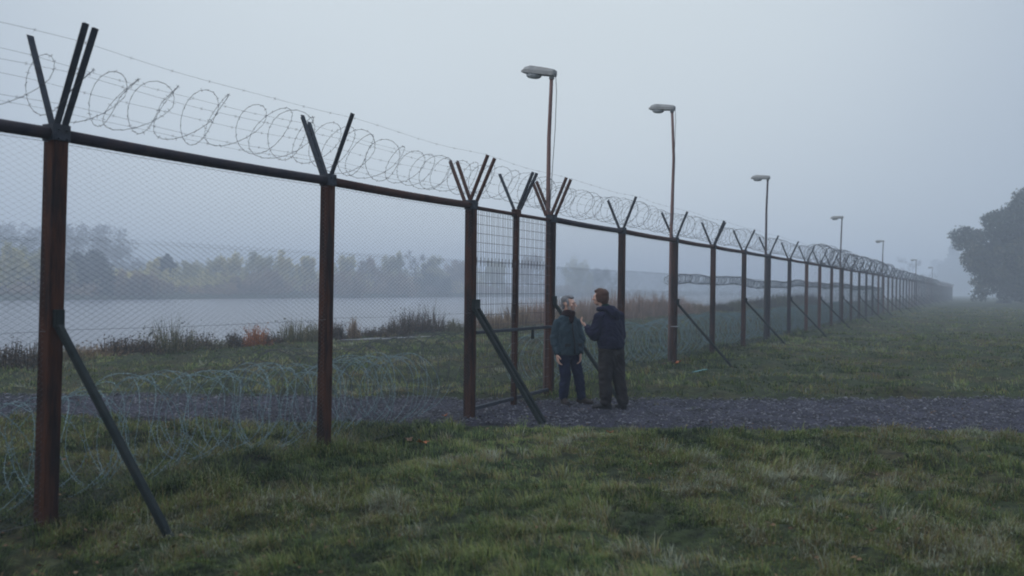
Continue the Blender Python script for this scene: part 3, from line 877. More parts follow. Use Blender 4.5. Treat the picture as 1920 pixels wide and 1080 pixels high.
def tree(name, X, Y, H, W, matl, label, cat, seed, group=None, n=2600, leaf=.2, bare=False, holes=.3, low=.12, tr=None):
    z = G(X, Y)
    root = tag(empty(name, (X, Y, z), random.uniform(0, 6.28)), label, cat, group)
    b, tips = limbs(seed, H, W * .5, 9, tr or H * .022, low)
    if bare:
        r = random.Random(seed + 1)
    b.build('trunk', M['bark'], root)
    if bare:
        # fine twigs spraying from every tip
        rn = np.random.default_rng(seed)
        P_ = []
        for tp in tips:
            for _ in range(16):
                d_ = Vector(rn.normal(0, 1, 3)) + Vector((0, 0, .9)); d_.normalize()
                l_ = W * rn.uniform(.08, .22)
                st_ = tp - d_ * l_ * .3
                P_.append([st_, st_ + d_ * l_ * .5 + Vector(rn.normal(0, .03, 3)) * W * .2, st_ + d_ * l_])
        v, q = np_tubes(np.array(P_), H * .0022, 3)
        link('crown', np_mesh('crown', v, q.ravel(), np.full(len(q), 4), False, {'tint': rn.random(len(v))}), M['twig'], root)
    else:
        r = random.Random(seed + 2)
        blobs = []
        for tp in tips:
            s_ = W * r.uniform(.09, .19)
            blobs.append((tp.x, tp.y, tp.z, s_ * .7, s_ * .7, s_ * 1.2))
        for _ in range(44):
            hh = r.uniform(.03, .95); wd = W * .5 * (1 - max(0, hh - .35) ** 1.3 * 1.2) * (.75 + .25 * min(1, hh / .3))
            az = r.uniform(0, 6.28); rr = wd * r.random() ** .5 * .85
            s_ = W * r.uniform(.08, .17)
            blobs.append((math.cos(az) * rr, math.sin(az) * rr, hh * H * .93, s_ * .8, s_ * .8, s_ * 1.35))
        v, f, sz_, t = leaf_cloud(blobs, int(n * 2.8), leaf, seed, .1, .9, holes)
        link('crown', np_mesh('crown', v, f, sz_, False, {'tint': t}), M[matl], root)
    return root

# big oak at the right edge
def big_tree():
    X, Y = 72.6, 119.0
    z = G(X, Y)
    root = tag(empty('tree', (X, Y, z)), 'huge dark dense tree at the right edge of the meadow', 'tree')
    root.scale = (1.37, 1.37, 1.37)
    b, tips = limbs(5, 10.4, 8.6, 20, .55, .14, 4)
    b.build('trunk', M['bark'], root)
    r = random.Random(12)
    blobs = []
    for i in range(330):
        d = Vector((r.gauss(0, 1), r.gauss(0, 1), r.gauss(0, 1))).normalized()
        rad = r.uniform(.45, .93) if i % 3 else r.uniform(.85, .97)
        lump = 1 + .09 * math.sin(3 * math.atan2(d.y, d.x) + 1.3) + .07 * math.sin(5 * d.z + 2)
        zz = 5.4 + d.z * 5.2 * rad * lump
        s_ = r.uniform(.75, 1.45)
        blobs.append((d.x * 9.4 * rad * lump, d.y * 9.4 * rad * lump, max(.7, zz), s_, s_, s_ * .75))
    for tp in tips: blobs.append((tp.x * .9, tp.y * .9, tp.z * .95, .6, .6, .5))
    for i in range(80):
        az = r.uniform(0, 6.28); rr = 8.6 * r.random() ** .5; s_ = r.uniform(.7, 1.2)
        blobs.append((math.cos(az) * rr, math.sin(az) * rr, r.uniform(.3, 2.6), s_, s_, s_ * .8))
    v, f, s_, t = leaf_cloud(blobs, 150000, .17, 77, .05, .95, .07)
    link('crown', np_mesh('crown', v, f, s_, False, {'tint': t}), M['crown_dark'], root)
big_tree()
tree('tree', X_at(1710, 420), 420, 21, 17, None, 'small bare round tree fading in the mist behind the far lamps', 'tree', 300, bare=True, tr=.35)
tree('tree', X_at(1800, 560), 560, 27, 24, 'leaf_green', 'ghostly tree just left of the huge dark tree, deep in the mist', 'tree', 301, n=4000, leaf=.8, holes=.25)
tree('tree', X_at(1772, 680), 680, 27, 24, 'leaf_green', 'ghostly tree where the fence vanishes in the mist', 'tree', 302, n=4000, leaf=.8, holes=.25)
tree('tree', X_at(1880, 500), 500, 22, 30, 'leaf_green', 'misty tree showing low behind the huge dark tree', 'tree', 303, n=4000, leaf=.8, holes=.2)

def shore_far(px, extra): return 159.0 / (.5215 - (px - 960) / 1706.7) * (1 + extra / 130)
GFAR = 'trees and bushes on the far bank'
far_list = [
    # px, extra depth, H, W, material, label, bare, leaf count
    (18, 8, 6.6, 5.0, 'leaf_yellow', 'yellow green tree on the far bank at the left edge, seen through the dark mesh', 0, 2600),
    (62, 10, 6.2, 4.6, 'leaf_olive', 'olive far bank tree just left of the nearest fence post', 0, 2600),
    (128, 6, 4.6, 4.0, 'leaf_olive', 'dull olive bush on the far bank directly right of the nearest post', 0, 2200),
    (172, 3, 6.0, 6.6, 'leaf_green', 'dark green rounded bush on the far bank, darkest of the left bank', 0, 4200),
    (222, 2, 3.0, 5.0, 'leaf_brown', 'low brown bush hanging over the far water edge beside the dark bush', 0, 2600),
    (272, 1, 2.8, 4.6, 'leaf_brown', 'low purplish brown bush at the left end of the green far bank strip', 0, 2600),
    (288, 16, 6.0, 3.6, 'leaf_yellow', 'slim yellowish tree on the far bank left of the pointed one', 0, 1800),
    (312, 14, 6.9, 3.0, 'leaf_green', 'slim pointed dark tree on the far bank', 0, 1800),
    (352, 20, 5.2, 5.0, 'leaf_olive', 'low grey olive tree on the far bank right of the pointed one', 0, 2000),
    (405, 18, 6.2, 5.0, 'leaf_olive', 'dull far bank tree at the left end of the yellow row', 0, 2400),
    (438, 14, 7.0, 5.0, 'leaf_yellow', 'yellow leafed far bank tree, leftmost and brightest of the yellow row', 0, 2600),
    (485, 14, 7.6, 5.6, 'leaf_olive', 'broad olive far bank tree between two yellow ones', 0, 2800),
    (530, 12, 8.0, 5.2, 'leaf_yellow', 'tall yellow far bank tree just left of the second fence post', 0, 2800),
    (572, 14, 7.8, 4.6, 'leaf_yellow', 'yellow far bank tree touching the left side of the second post', 0, 2400),
    (505, 3, 3.6, 7.5, 'leaf_brown', 'wide low bush at the far water edge under the yellow trees', 0, 3000),
    (440, 4, 2.6, 5.0, 'leaf_brown', 'small brown bush by the far water under the brightest yellow tree', 0, 2200),
    (645, 12, 8.0, 6.0, 'leaf_yellow', 'pale yellow far bank tree just right of the second post', 0, 2600),
    (690, 10, 7.2, 6.4, 'leaf_brown', 'pale brownish far bank tree between second post and the green one', 0, 2600),
    (735, 12, 9.0, 6.4, 'leaf_olive', 'rounded grey green far bank tree midway between second and third post', 0, 3000),
    (778, 10, 10.6, 7.0, None, 'bare twiggy tree standing above the far bank left of the gate', 1, 0),
    (812, 8, 8.8, 6.6, 'leaf_olive', 'hazy olive far bank tree right of the bare twiggy one', 0, 2600),
    (858, 8, 8.4, 7.0, 'leaf_brown', 'hazy brown far bank tree touching the left gate post', 0, 2600),
    (925, 6, 8.6, 8.0, 'leaf_olive', 'faint tree on the far bank seen through the left half of the gate', 0, 2600),
    (992, 4, 11.5, 9.0, 'leaf_brown', 'faint reddish tree on the far bank seen through the right half of the gate', 0, 2800),
    (1085, 4, 11.0, 9.0, 'leaf_olive', 'faint pointed tree on the far bank above the two men', 0, 2800),
    (1130, 4, 8.0, 9.0, 'leaf_green', 'faint low tree on the far bank above the taller man', 0, 2400),
    (640, 2, 3.2, 9.0, 'leaf_brown', 'low pale bush by the far water just right of the second post', 0, 2600),
    (740, 2, 3.0, 10., 'leaf_brown', 'long low bush along the far water left of the gate', 0, 2600),
    (815, 2, 3.6, 10., 'leaf_green', 'low greyish bush at the far water beside the left gate post', 0, 2600),
]
for i, (px, ex, H, W, mt, lb, bare, n_) in enumerate(far_list):
    bush = H < 4.7; H = H * 1.16; W = W * 1.42; Y = shore_far(px, ex + 3)
    tree('bush' if bush else 'tree', X_at(px, Y), Y, H, W, mt, lb, 'bush' if bush else 'tree', 400 + i, GFAR, n=n_ or 100, leaf=.21 if Y < 230 else .30, bare=bool(bare), holes=.2, low=.05 if bush else .12)

# far-off wood behind, one mass
def far_wood():
    parts = []
    rn = np.random.default_rng(91)
    rr = random.Random(91)
    vs_all = []
    for i in range(26):
        px = -60 + i * 13 + rr.uniform(-5, 5)
        Y = 280 + rr.uniform(-12, 18)
        H = (18.5 if px < 250 else 12.5) * rr.uniform(.9, 1.06) * (1 if px < 215 else max(.55, 1 - (px - 215) / 90))
        X = X_at(px, Y); z = G(X, Y)
        bl = []
        for k_ in range(14):
            hh = H * rr.uniform(.25, .95)
            bl.append((X + rr.gauss(0, 2), Y + rr.gauss(0, 2), z + hh, 1.9, 1.9, 2.1))
        parts.append(leaf_cloud(bl, 1100, .30, 900 + i, .1, .9, .1))
    v, f, s_, t = merge(parts)
    return np_mesh('wood', v, f, s_, False, {'tint': t})
tag(link('wood', far_wood(), M['twig']), 'grey leafless wood fading in the mist behind the far bank on the left', 'wood', kind='stuff')

# unbroken undergrowth along the far waterline
def far_belt(seed, p0, p1, e0, e1, hh, nb):
    rr = random.Random(seed); parts = []
    bl = []
    for i in range(nb):
        px = rr.uniform(p0, p1)
        Y = shore_far(px, rr.uniform(e0, e1)); X = X_at(px, Y); k_ = Y / 150
        h_ = hh * rr.uniform(.5, 1.1) * k_ ** .5
        bl.append((X, Y, G(X, Y) + h_ * .45, rr.uniform(1.2, 2.6) * k_ ** .6, 1.4, h_ * .55))
    v, f, s_, t = leaf_cloud(bl, nb * 210, .27, seed, .05, .95, .12)
    return np_mesh('undergrowth', v, f, s_, False, {'tint': t})
tag(link('undergrowth', far_belt(951, -40, 900, 6, 34, 4.6, 210), M['leaf_yellow']), 'pale yellowish undergrowth filling the far bank below the trees', 'undergrowth', kind='stuff')
tag(link('undergrowth', far_belt(952, -40, 1150, 3, 12, 2.3, 130), M['leaf_brown']), 'low brownish growth along the far waterline', 'undergrowth', kind='stuff')

# plants on the near bank
def clump_mesh(seed, H, W, n, stems=True, leafy=.0, wide=.012, lean=.35, depth=.7):
    r = np.random.default_rng(seed)
    x = np.clip(r.normal(0, W * .28, n), -W * .62, W * .62); y = r.normal(0, W * .28 * depth, n)
    prof = np.clip(1 - (np.abs(x) / (W * .62)) ** 2, .2, 1) * (.65 + .5 * vnoise(x * 5 / max(W, .4) + seed, y * 3, seed))
    L = H * prof * (.25 + .85 * r.random(n) ** 1.3)
    az = np.arctan2(y + r.normal(0, .3, n), x + r.normal(0, .3, n))
    ln = np.clip(np.abs(r.normal(lean, .18, n)), .02, 1.1)
    tint = np.clip(r.normal(.45, .2, n), 0, 1)
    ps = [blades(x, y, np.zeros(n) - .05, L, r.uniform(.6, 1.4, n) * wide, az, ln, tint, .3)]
    if leafy:
        m_ = int(n * leafy)
        k_ = r.integers(0, n, m_); f_ = r.uniform(.05, .9, m_) ** 1.3
        cx = x[k_] + np.cos(az[k_]) * np.sin(ln[k_]) * L[k_] * f_; cy = y[k_] + np.sin(az[k_]) * np.sin(ln[k_]) * L[k_] * f_
        cz = L[k_] * f_ * np.cos(ln[k_] * .8)
        c = np.stack([cx, cy, cz], -1) + r.normal(0, .03, (m_, 3))
        a = r.normal(0, 1, (m_, 3)); a /= np.linalg.norm(a, axis=1, keepdims=True)
        b_ = np.cross(a, r.normal(0, 1, (m_, 3))); b_ /= np.linalg.norm(b_, axis=1, keepdims=True)
        sz_ = r.uniform(.014, .035, m_)[:, None]
        V = np.stack([c - a * sz_, c + b_ * sz_ * .6, c + a * sz_, c - b_ * sz_ * .6], 1).reshape(-1, 3)
        ps.append((V, np.arange(m_ * 4), np.full(m_, 4), np.repeat(np.clip(tint[k_] + r.normal(0, .15, m_), 0, 1), 4)))
    return merge(ps)
def shore_near(px, back=0.0): return (21.5 + back) / (.5215 - (px - 960) / 1706.7) if False else (21.5 - back) / (.5215 - (px - 960) / 1706.7)
near_list = [
    (-15, .75, 1.6, 'plum', 1.0, 'dark brown weeds on the near bank at the left edge of the view'),
    (45, .70, 1.5, 'plum', .8, 'reddish brown weeds on the near bank left of the nearest post'),
    (112, .55, 1.3, 'sage', .5, 'dull green weeds on the near bank close right of the nearest post'),
    (150, .42, 1.2, 'straw', .3, 'straw coloured dry weeds on the near bank behind the single brace'),
    (190, .45, 1.2, 'straw', .5, 'pale dry weeds between the straw clump and the dark low bush on the near bank'),
    (228, .60, 1.1, 'plum', 1.2, 'dark low bush on the near bank, left of the tall grey brown clump'),
    (268, .55, 1.0, 'plum', 1.0, 'small dark bush on the near bank beside the tall grey brown clump'),
    (318, .92, 1.7, 'sage', .6, 'tall grey brown weed clump on the near bank, below the leaning twig'),
    (362, .80, 1.3, 'plum', .8, 'dark brown weeds leaning against the tall grey brown clump'),
    (402, .45, 1.1, 'sage', .8, 'low green weeds thinning out at the open water gap'),
    (440, .62, .45, 'plum', 1.0, 'single dark upright weed at the open water gap'),
    (482, .72, .85, 'orange', .7, 'bright orange brown weed clump on the near bank'),
    (512, .42, .9, 'plum', .8, 'low dark weeds right of the orange clump'),
    (552, .95, 1.3, 'sage', .6, 'feathery grey green clump on the near bank left of the second post'),
    (592, .85, 1.1, 'sage', .5, 'grey green weeds on the near bank half behind the second post'),
    (634, .95, .45, 'plum', .7, 'thin tall dark stems on the near bank right of the second post'),
    (664, .95, .4, 'straw', .5, 'thin seedy stems on the near bank standing clear against the water'),
    (700, .45, 1.3, 'plum', .8, 'low brown weeds on the near bank behind the puddle'),
    (738, .75, 1.2, 'plum', 1.0, 'rusty brown weeds on the near bank right above the puddle'),
    (775, 1.0, 1.6, 'plum', 1.0, 'tall bushy dark brown shrub on the near bank right of the puddle'),
    (812, 1.15, 1.5, 'plum', .3, 'taller twiggy brown shrub on the near bank right of the puddle'),
    (852, .62, 1.6, 'sage', .9, 'low green bush on the near bank just left of the left gate post'),
    (915, .75, 1.8, 'straw', .5, 'dry weeds on the near bank seen through the left half of the gate'),
    (968, 1.1, 2.0, 'straw', .4, 'tall dry reeds seen through the gate on either side of its centre post'),
    (1008, 1.2, 1.8, 'reed', .4, 'tall dry reeds on the near bank beside the right gate post'),
    (1050, 1.3, 2.4, 'straw', .4, 'tall dry reeds behind the shorter man'),
    (1100, 1.35, 2.6, 'reed', .4, 'tall dry reeds between the two men'),
    (1150, 1.5, 2.8, 'reed', .4, 'tall dry reeds behind the taller man'),
    (1192, 1.5, 2.8, 'reed', .4, 'tallest reddish reeds, directly right of the taller man'),
    (1228, 1.5, 2.8, 'reed', .4, 'dense reddish reeds at the middle of the reed bed right of the men'),
    (1262, 1.25, 2.8, 'reed', .4, 'reddish reeds half behind the post with the white strap'),
    (1305, .8, 2.8, 'straw', .4, 'lower dry reeds behind the brace of the strapped post'),
    (1345, .7, 3.0, 'plum', .8, 'low dark scrub ending the reed bed on its right'),
    (1385, .85, 3.2, 'sage', .9, 'first grey green scrub clump beyond the reed bed'),
    (1425, 1.0, 3.6, 'plum', 1.0, 'dark scrub clump behind the third lamp'),
    (1462, 1.2, 4.2, 'sage', 1.0, 'grey green scrub clump right of the third lamp'),
    (1500, 1.3, 5.0, 'plum', 1.0, 'dark misty scrub clump in line with the start of the thick dark coil'),
]
for i, (px, H, W, mt, lf, lb) in enumerate(near_list):
    Y = shore_near(px, 1.5)
    X = X_at(px, Y)
    W = W * (.9 if px < 900 else 1); n_ = int((380 if px < 900 else 460) * max(1, W / 1.2))
    wide = max(.012, .00052 * Y)
    v, f, s_, t = clump_mesh(700 + i, H * (1.15 if px > 860 or px in (318, 552, 775, 812, 482) else .92), W, n_, leafy=lf * 3.0, wide=wide, lean=.22 if mt in ('reed', 'straw') else .34, depth=1.0)
    # one clump of stems is one plant: one mesh
    o = link('reeds' if 'reed' in lb and mt in ('reed', 'straw') else 'shrub', np_mesh('plant', v, f, s_, False, {'tint': t}), M[mt])
    z = max(G(X, Y), WATER_Z - .1)
    o.location = (X, Y, z); o.rotation_euler = (0, 0, RNG.uniform(-.3, .3))
    tag(o, lb, 'reeds' if o.name.startswith('reeds') else 'shrub', 'plants along the near bank')
# leaning twig
b = MB()
Xt, Yt = X_at(270, 22.6), 22.6
tz = G(Xt, Yt)
b.tube([(0, 0, -.1), (.05, 0, .45), (.13, 0, .78), (.26, 0, .93)], [.012, .010, .007, .003], 5)
b.tube([(.06, 0, .52), (.16, .03, .62), (.27, .05, .66)], [.007, .005, .002], 4)
for k_ in range(14):
    t_ = random.random(); c_ = Vector((.13 + .13 * t_, random.gauss(0, .015), .80 + .13 * t_ + random.gauss(0, .02)))
    a_ = Vector((random.gauss(0, 1), random.gauss(0, 1), random.gauss(0, 1))).normalized() * .03; b_ = a_.orthogonal().normalized() * .016
    b.add([c_ - a_, c_ + b_, c_ + a_, c_ - b_], [(0, 1, 2, 3)])
tw = b.build('twig', M['bark']); tw.location = (Xt, Yt, tz)
tag(tw, 'single dark leaning twig sticking up over the near water left of the second post', 'twig')

# fallen leaves and litter
def leaf(X, Y, size, m_, label, seed):
    r = random.Random(seed); b = MB()
    ring = []
    for k_ in range(11):
        a_ = 2 * math.pi * k_ / 11; rr = size * (1 if k_ % 2 else .62) * r.uniform(.85, 1.1)
        ring.append(Vector((math.cos(a_) * rr, math.sin(a_) * rr * .8, .25 * rr * math.sin(a_ * 2) + .02)))
    vs = [Vector((0, 0, 0))] + ring + [Vector((0, 0, -.003))] + [p_ - Vector((0, 0, .003)) for p_ in ring]
    fs = [(0, 1 + k_, 1 + (k_ + 1) % 11) for k_ in range(11)] + [(12, 13 + (k_ + 1) % 11, 13 + k_) for k_ in range(11)]
    fs += [(1 + k_, 13 + k_, 13 + (k_ + 1) % 11, 1 + (k_ + 1) % 11) for k_ in range(11)]
    b.add(vs, fs)
    o = b.build('fallen_leaf', m_); o.location = (X, Y, G(X, Y) + .06); o.rotation_euler = (r.uniform(-.5, .3), r.uniform(-.3, .3), r.uniform(0, 6))
    return tag(o, label, 'leaf', 'fallen autumn leaves')
NL = 5200
ly = 4.5 * (36 / 4.5) ** RNG.random(NL); lx = RNG.uniform(-.62, .62, NL) * ly
ok = (fq(lx, ly) < 9) & (fbm(lx * .7, ly * .7, 71, 3) + .25 * RNG.random(NL) > .58)
lx, ly = lx[ok], ly[ok]; NL = len(lx)
lz = gz(lx, ly) + RNG.uniform(.015, .055, NL)
c_ = np.stack([lx, ly, lz], -1)
a_ = RNG.normal(0, 1, (NL, 3)) * np.array([1, 1, .35]); a_ /= np.linalg.norm(a_, axis=1, keepdims=True)
b_ = np.cross(a_, np.array([0, 0, 1.]) + RNG.normal(0, .3, (NL, 3))); b_ /= np.linalg.norm(b_, axis=1, keepdims=True)
ls = RNG.uniform(.010, .026, NL)[:, None]
V = np.stack([c_ - a_ * ls, c_ - a_ * ls * .2 + b_ * ls * .6, c_ + a_ * ls, c_ + a_ * ls * .1 - b_ * ls * .55 + np.array([0, 0, .006])], 1).reshape(-1, 3)
M['litter_leaf'] = tint_mat('dead_leaves', [(0, (.04, .024, .015)), (.5, (.10, .058, .032)), (1, (.19, .12, .075))], .85, .1, .1)
tag(link('leaf_litter', np_mesh('leaf_litter', V, np.arange(NL * 4), np.full(NL, 4), False, {'tint': np.repeat(RNG.random(NL), 4)}), M['litter_leaf']), 'scattered small brown dead leaves in the grass', 'leaf litter', kind='stuff')
M['leaf_orange'] = noise_mat('orange_leaf', [(.22, .06, .02), (.36, .12, .04)], 30, .7)
M['leaf_tan'] = noise_mat('tan_leaf', [(.14, .07, .045), (.24, .15, .10)], 30, .7)
def gpt(px, py):   # where a pixel of the meadow lies
    v_ = (py - 538 - ROLL * (px - 960))
    Y = 1.75 * 1706.7 / v_
    for _ in range(4): Y = (1.75 - G(X_at(px, Y), Y)) * 1706.7 / v_
    return X_at(px, Y), Y
leaf(*gpt(797, 826), .085, M['leaf_orange'], 'bright orange leaf in the grass between second post and gate', 1)
leaf(*gpt(772, 822), .06, M['leaf_tan'], 'tan leaf lying just left of the bright orange leaf', 2)
leaf(*gpt(838, 789), .05, M['leaf_orange'], 'small rust leaf at the foot of the left gate post', 3)
leaf(*gpt(1247, 690), .08, M['leaf_tan'], 'pale tan leaf on the grass near the foot of the strapped post', 4)
leaf(*gpt(1275, 690), .09, M['leaf_orange'], 'rust leaf on the grass just right of the strapped post foot', 5)
leaf(*gpt(1148, 822), .05, M['leaf_orange'], 'small rust leaf in the grass below the taller man', 6)
leaf(*gpt(985, 742), .07, M['leaf_orange'], 'rust leaf lying on the cinders beside the right gate post', 7)
leaf(*gpt(1640, 1012), .045, M['leaf_tan'], 'tan leaf in the dark grass at lower right', 8)
M['scrap'] = noise_mat('turquoise_plastic', [(.02, .14, .17), (.05, .24, .27)], 12, .4, .5)
b = MB()
pr = [(-.15, -.04), (-.08, .05), (.02, .03), (.10, .06), (.17, -.02), (.06, -.06), (-.05, -.07)]
b.add([Vector((x, y, .03 + .03 * math.sin(9 * x))) for x, y in pr] + [Vector((x, y, .022 + .03 * math.sin(9 * x))) for x, y in pr],
      [tuple(range(7)), tuple(range(13, 6, -1))] + [(i, i + 7, (i + 1) % 7 + 7, (i + 1) % 7) for i in range(7)])
o = b.build('litter', M['scrap']); gx, gy = gpt(1313, 698); o.location = (gx, gy, G(gx, gy) + .02)
tag(o, 'crumpled turquoise plastic scrap on the grass near the foot of the strapped post brace', 'litter')

# ------------------------------------------------------------------ people
def hull_prim(me_b, c0, r0, c1=None, r1=None, ax=(1, 0), n=14):
    """convex hull of two ellipsoids; their x radius lies along the horizontal direction ax"""
    a = Vector((ax[0], ax[1], 0)).normalized(); bb = Vector((-a.y, a.x, 0))
    def pts(c, r):
        r = (r, r, r) if not isinstance(r, (tuple, list)) else r
        out = []
        for i in range(1, 8):
            ph = math.pi * i / 8
            for j in range(n):
                t = 2 * math.pi * j / n
                out.append(Vector(c) + a * (r[0] * math.sin(ph) * math.cos(t)) + bb * (r[1] * math.sin(ph) * math.sin(t)) + Vector((0, 0, r[2] * math.cos(ph))))
        out += [Vector(c) + Vector((0, 0, r[2])), Vector(c) - Vector((0, 0, r[2]))]
        return out
    P = pts(c0, r0) + (pts(c1, r1 if r1 is not None else r0) if c1 is not None else [])
    vs = [me_b.verts.new(p) for p in P]
    res = bmesh.ops.convex_hull(me_b, input=vs)
    dead = [g for g in res['geom_interior'] if isinstance(g, bmesh.types.BMVert)]
    bmesh.ops.delete(me_b, geom=dead, context='VERTS')

def sculpt(name, prims, voxel, smooth, mat_, parent, wrinkle=0.0, wf=(14, 30), seed=0):
    """fuse overlapping rounded forms into one continuous skin"""
    bm = bmesh.new()
    for p in prims: hull_prim(bm, *p[:4], **(p[4] if len(p) > 4 else {}))
    me = bpy.data.meshes.new(name); bm.to_mesh(me); bm.free()
    ob = bpy.data.objects.new(name, me); COL.objects.link(ob)
    md = ob.modifiers.new('r', 'REMESH'); md.mode = 'VOXEL'; md.voxel_size = voxel
    if smooth:
        sm = ob.modifiers.new('s', 'SMOOTH'); sm.factor = .5; sm.iterations = smooth
    dg = bpy.context.evaluated_depsgraph_get()
    out = bpy.data.meshes.new_from_object(ob.evaluated_get(dg))
    bpy.data.objects.remove(ob); bpy.data.meshes.remove(me)
    if wrinkle:
        nv = len(out.vertices)
        co = np.empty(nv * 3); out.vertices.foreach_get('co', co); co = co.reshape(-1, 3)
        no = np.empty(nv * 3, dtype=np.float32); out.vertex_normals.foreach_get('vector', no); no = no.reshape(-1, 3)
        a_ = co[:, 0] + .7 * co[:, 1]
        w_ = fbm(a_ * wf[0] + co[:, 2] * 5, co[:, 2] * wf[1] + 3 * np.sin(a_ * 9), 200 + seed, 3) - .5
        w2 = fbm(a_ * 6, co[:, 2] * 6 + co[:, 1] * 4, 230 + seed, 2) - .5
        co = co + no * (wrinkle * (2.0 * w_ + 1.4 * w2))[:, None]
        out.vertices.foreach_set('co', co.ravel()); out.update()
    out.polygons.foreach_set('use_smooth', np.ones(len(out.polygons), dtype=bool))
    out.name = name
    out.materials.clear()
    return link(name, out, mat_, parent)

def hand_prims(w, d, palm_n, s=1.0, curl=.35):
    """palm and five fingers from the wrist w along d; palm_n points out of the palm"""
    w, d, pn = Vector(w), Vector(d).normalized(), Vector(palm_n)
    pn = (pn - d * pn.dot(d)).normalized(); sd = d.cross(pn).normalized()
    P = []
    k = w + d * .085 * s
    for o in (-.028, -.010, .010, .028):
        P.append((w + sd * o * .7 * s, .015 * s, k + sd * o * s, .0125 * s))
    for i, (o, L) in enumerate(((-.031, .062), (-.0105, .074), (.0105, .080), (.031, .072))):
        b0 = k + sd * o * s; dd = (d + sd * o * 3.0)
        p = b0
        c = curl * (1.15 - .1 * i)
        for seg, (f, r0, r1) in enumerate(((.45, .0090, .0084), (.32, .0084, .0076), (.26, .0076, .0062))):
            c2 = c * (seg + .6)
            q = p + (dd * math.cos(c2) + pn * math.sin(c2)).normalized() * L * f * s
            P.append((p, r0 * s, q, r1 * s)); p = q
    t0 = w + d * .022 * s + sd * .026 * s; t1 = t0 + (d * .6 + sd * .75 + pn * .35).normalized() * .042 * s
    t2 = t1 + (d * .9 + sd * .25 + pn * .4).normalized() * .034 * s
    P += [(t0, .0135 * s, t1, .0105 * s), (t1, .0105 * s, t2, .0085 * s)]
    return P

def head_prims(c, f, s=1.0):
    c = Vector(c); f = Vector((f[0], f[1], 0)).normalized(); r = Vector((f.y, -f.x, 0)); U = Vector((0, 0, 1))
    A = dict(ax=(r.x, r.y))
    def at(x, y, z): return c + (r * x + f * y + U * z) * s
    P = [
        (at(0, -.018, .035), (.074 * s, .092 * s, .082 * s), None, None, A),
        (at(0, .022, .01), (.066 * s, .072 * s, .075 * s), at(0, .038, -.06), (.050 * s, .050 * s, .045 * s), A),
        (at(0, .050, -.088), (.026 * s, .024 * s, .018 * s), at(0, .030, -.07), (.045 * s, .04 * s, .02 * s), A),
        (at(0, .090, .012), (.010 * s, .010 * s, .012 * s), at(0, .112, -.026), (.016 * s, .014 * s, .011 * s), A),
        (at(-.035, .082, .024), (.020 * s, .012 * s, .009 * s), at(.035, .082, .024), (.020 * s, .012 * s, .009 * s), A),
        (at(0, .088, -.052), (.022 * s, .010 * s, .006 * s), None, None, A),
        (at(0, .086, -.062), (.020 * s, .010 * s, .006 * s), None, None, A),
        (at(-.076, -.012, -.004), (.010 * s, .020 * s, .032 * s), None, None, A),
        (at(.076, -.012, -.004), (.010 * s, .020 * s, .032 * s), None, None, A),
        (at(-.046, .060, -.018), .022 * s, None, None, A), (at(.046, .060, -.018), .022 * s, None, None, A),
    ]
    return P, at, A

M['skin'] = noise_mat('skin', [(.50, .29, .22), (.64, .40, .31)], 16, .55, .35, bump=.08, bscale=120)
M['hair_grey'] = noise_mat('grey_hair', [(.10, .10, .105), (.24, .24, .25), (.16, .16, .165)], 60, .7, .25, bump=.8, bscale=150, stretch=(1, 1, .4))
M['hair_brown'] = noise_mat('brown_hair', [(.030, .014, .009), (.085, .038, .024), (.05, .024, .015)], 60, .6, .3, bump=.8, bscale=150, stretch=(1, 1, .4))
M['beard'] = noise_mat('grey_stubble', [(.30, .22, .19), (.46, .40, .37)], 90, .8, .2, bump=.5, bscale=220)
M['jacket_green'] = noise_mat('dark_teal_waxed_cotton', [(.018, .036, .048), (.036, .060, .076), (.025, .045, .058)], 5, .8, .1, bump=.35, bscale=45)
M['jacket_navy'] = noise_mat('navy_quilted_fabric', [(.008, .009, .022), (.017, .018, .042)], 6, .85, .1, bump=.35, bscale=45)
M['trouser_navy'] = noise_mat('navy_denim', [(.008, .012, .034), (.020, .026, .062)], 7, .9, .08, bump=.3, bscale=60)
M['trouser_brown'] = noise_mat('dark_brown_corduroy', [(.018, .016, .018), (.040, .036, .036)], 6, .9, .06, bump=.3, bscale=60)
M['scarf'] = noise_mat('dark_maroon_wool', [(.013, .008, .010), (.034, .016, .018)], 18, .95, .1, bump=.6, bscale=90)
M['collar_green'] = noise_mat('dark_green_collar', [(.010, .028, .024), (.018, .042, .036)], 12, .9, .1)
M['shoe'] = noise_mat('worn_brown_leather', [(.014, .010, .010), (.03, .02, .018)], 10, .6, .2, bump=.2)
M['shoe_black'] = noise_mat('worn_black_leather', [(.007, .007, .009), (.016, .016, .018)], 10, .6, .2, bump=.2)
m, n, l, p = mat('eye', .2, .5); p.inputs['Base Color'].default_value = (.03, .025, .022, 1); M['eye'] = m
M['zip'] = noise_mat('dark_zip', [(.008, .012, .014), (.02, .026, .03)], 40, .5)

def shoe(name, heel, toe, mat_, parent, s=1.0):
    h, t = Vector(heel), Vector(toe); d = (t - h).normalized(); A = dict(ax=(-d.y, d.x))
    sculpt(name, [
        (h + Vector((0, 0, .05)), (.036, .036, .048), h + d * .09 + Vector((0, 0, .06)), (.037, .04, .058), A),
        (h + d * .09 + Vector((0, 0, .05)), (.042, .04, .045), t - d * .045 + Vector((0, 0, .032)), (.046, .045, .030), A),
        (h + Vector((0, 0, .012)), (.038, .038, .012), t - d * .04 + Vector((0, 0, .012)), (.047, .047, .012), A)], .007, 3, mat_, parent)

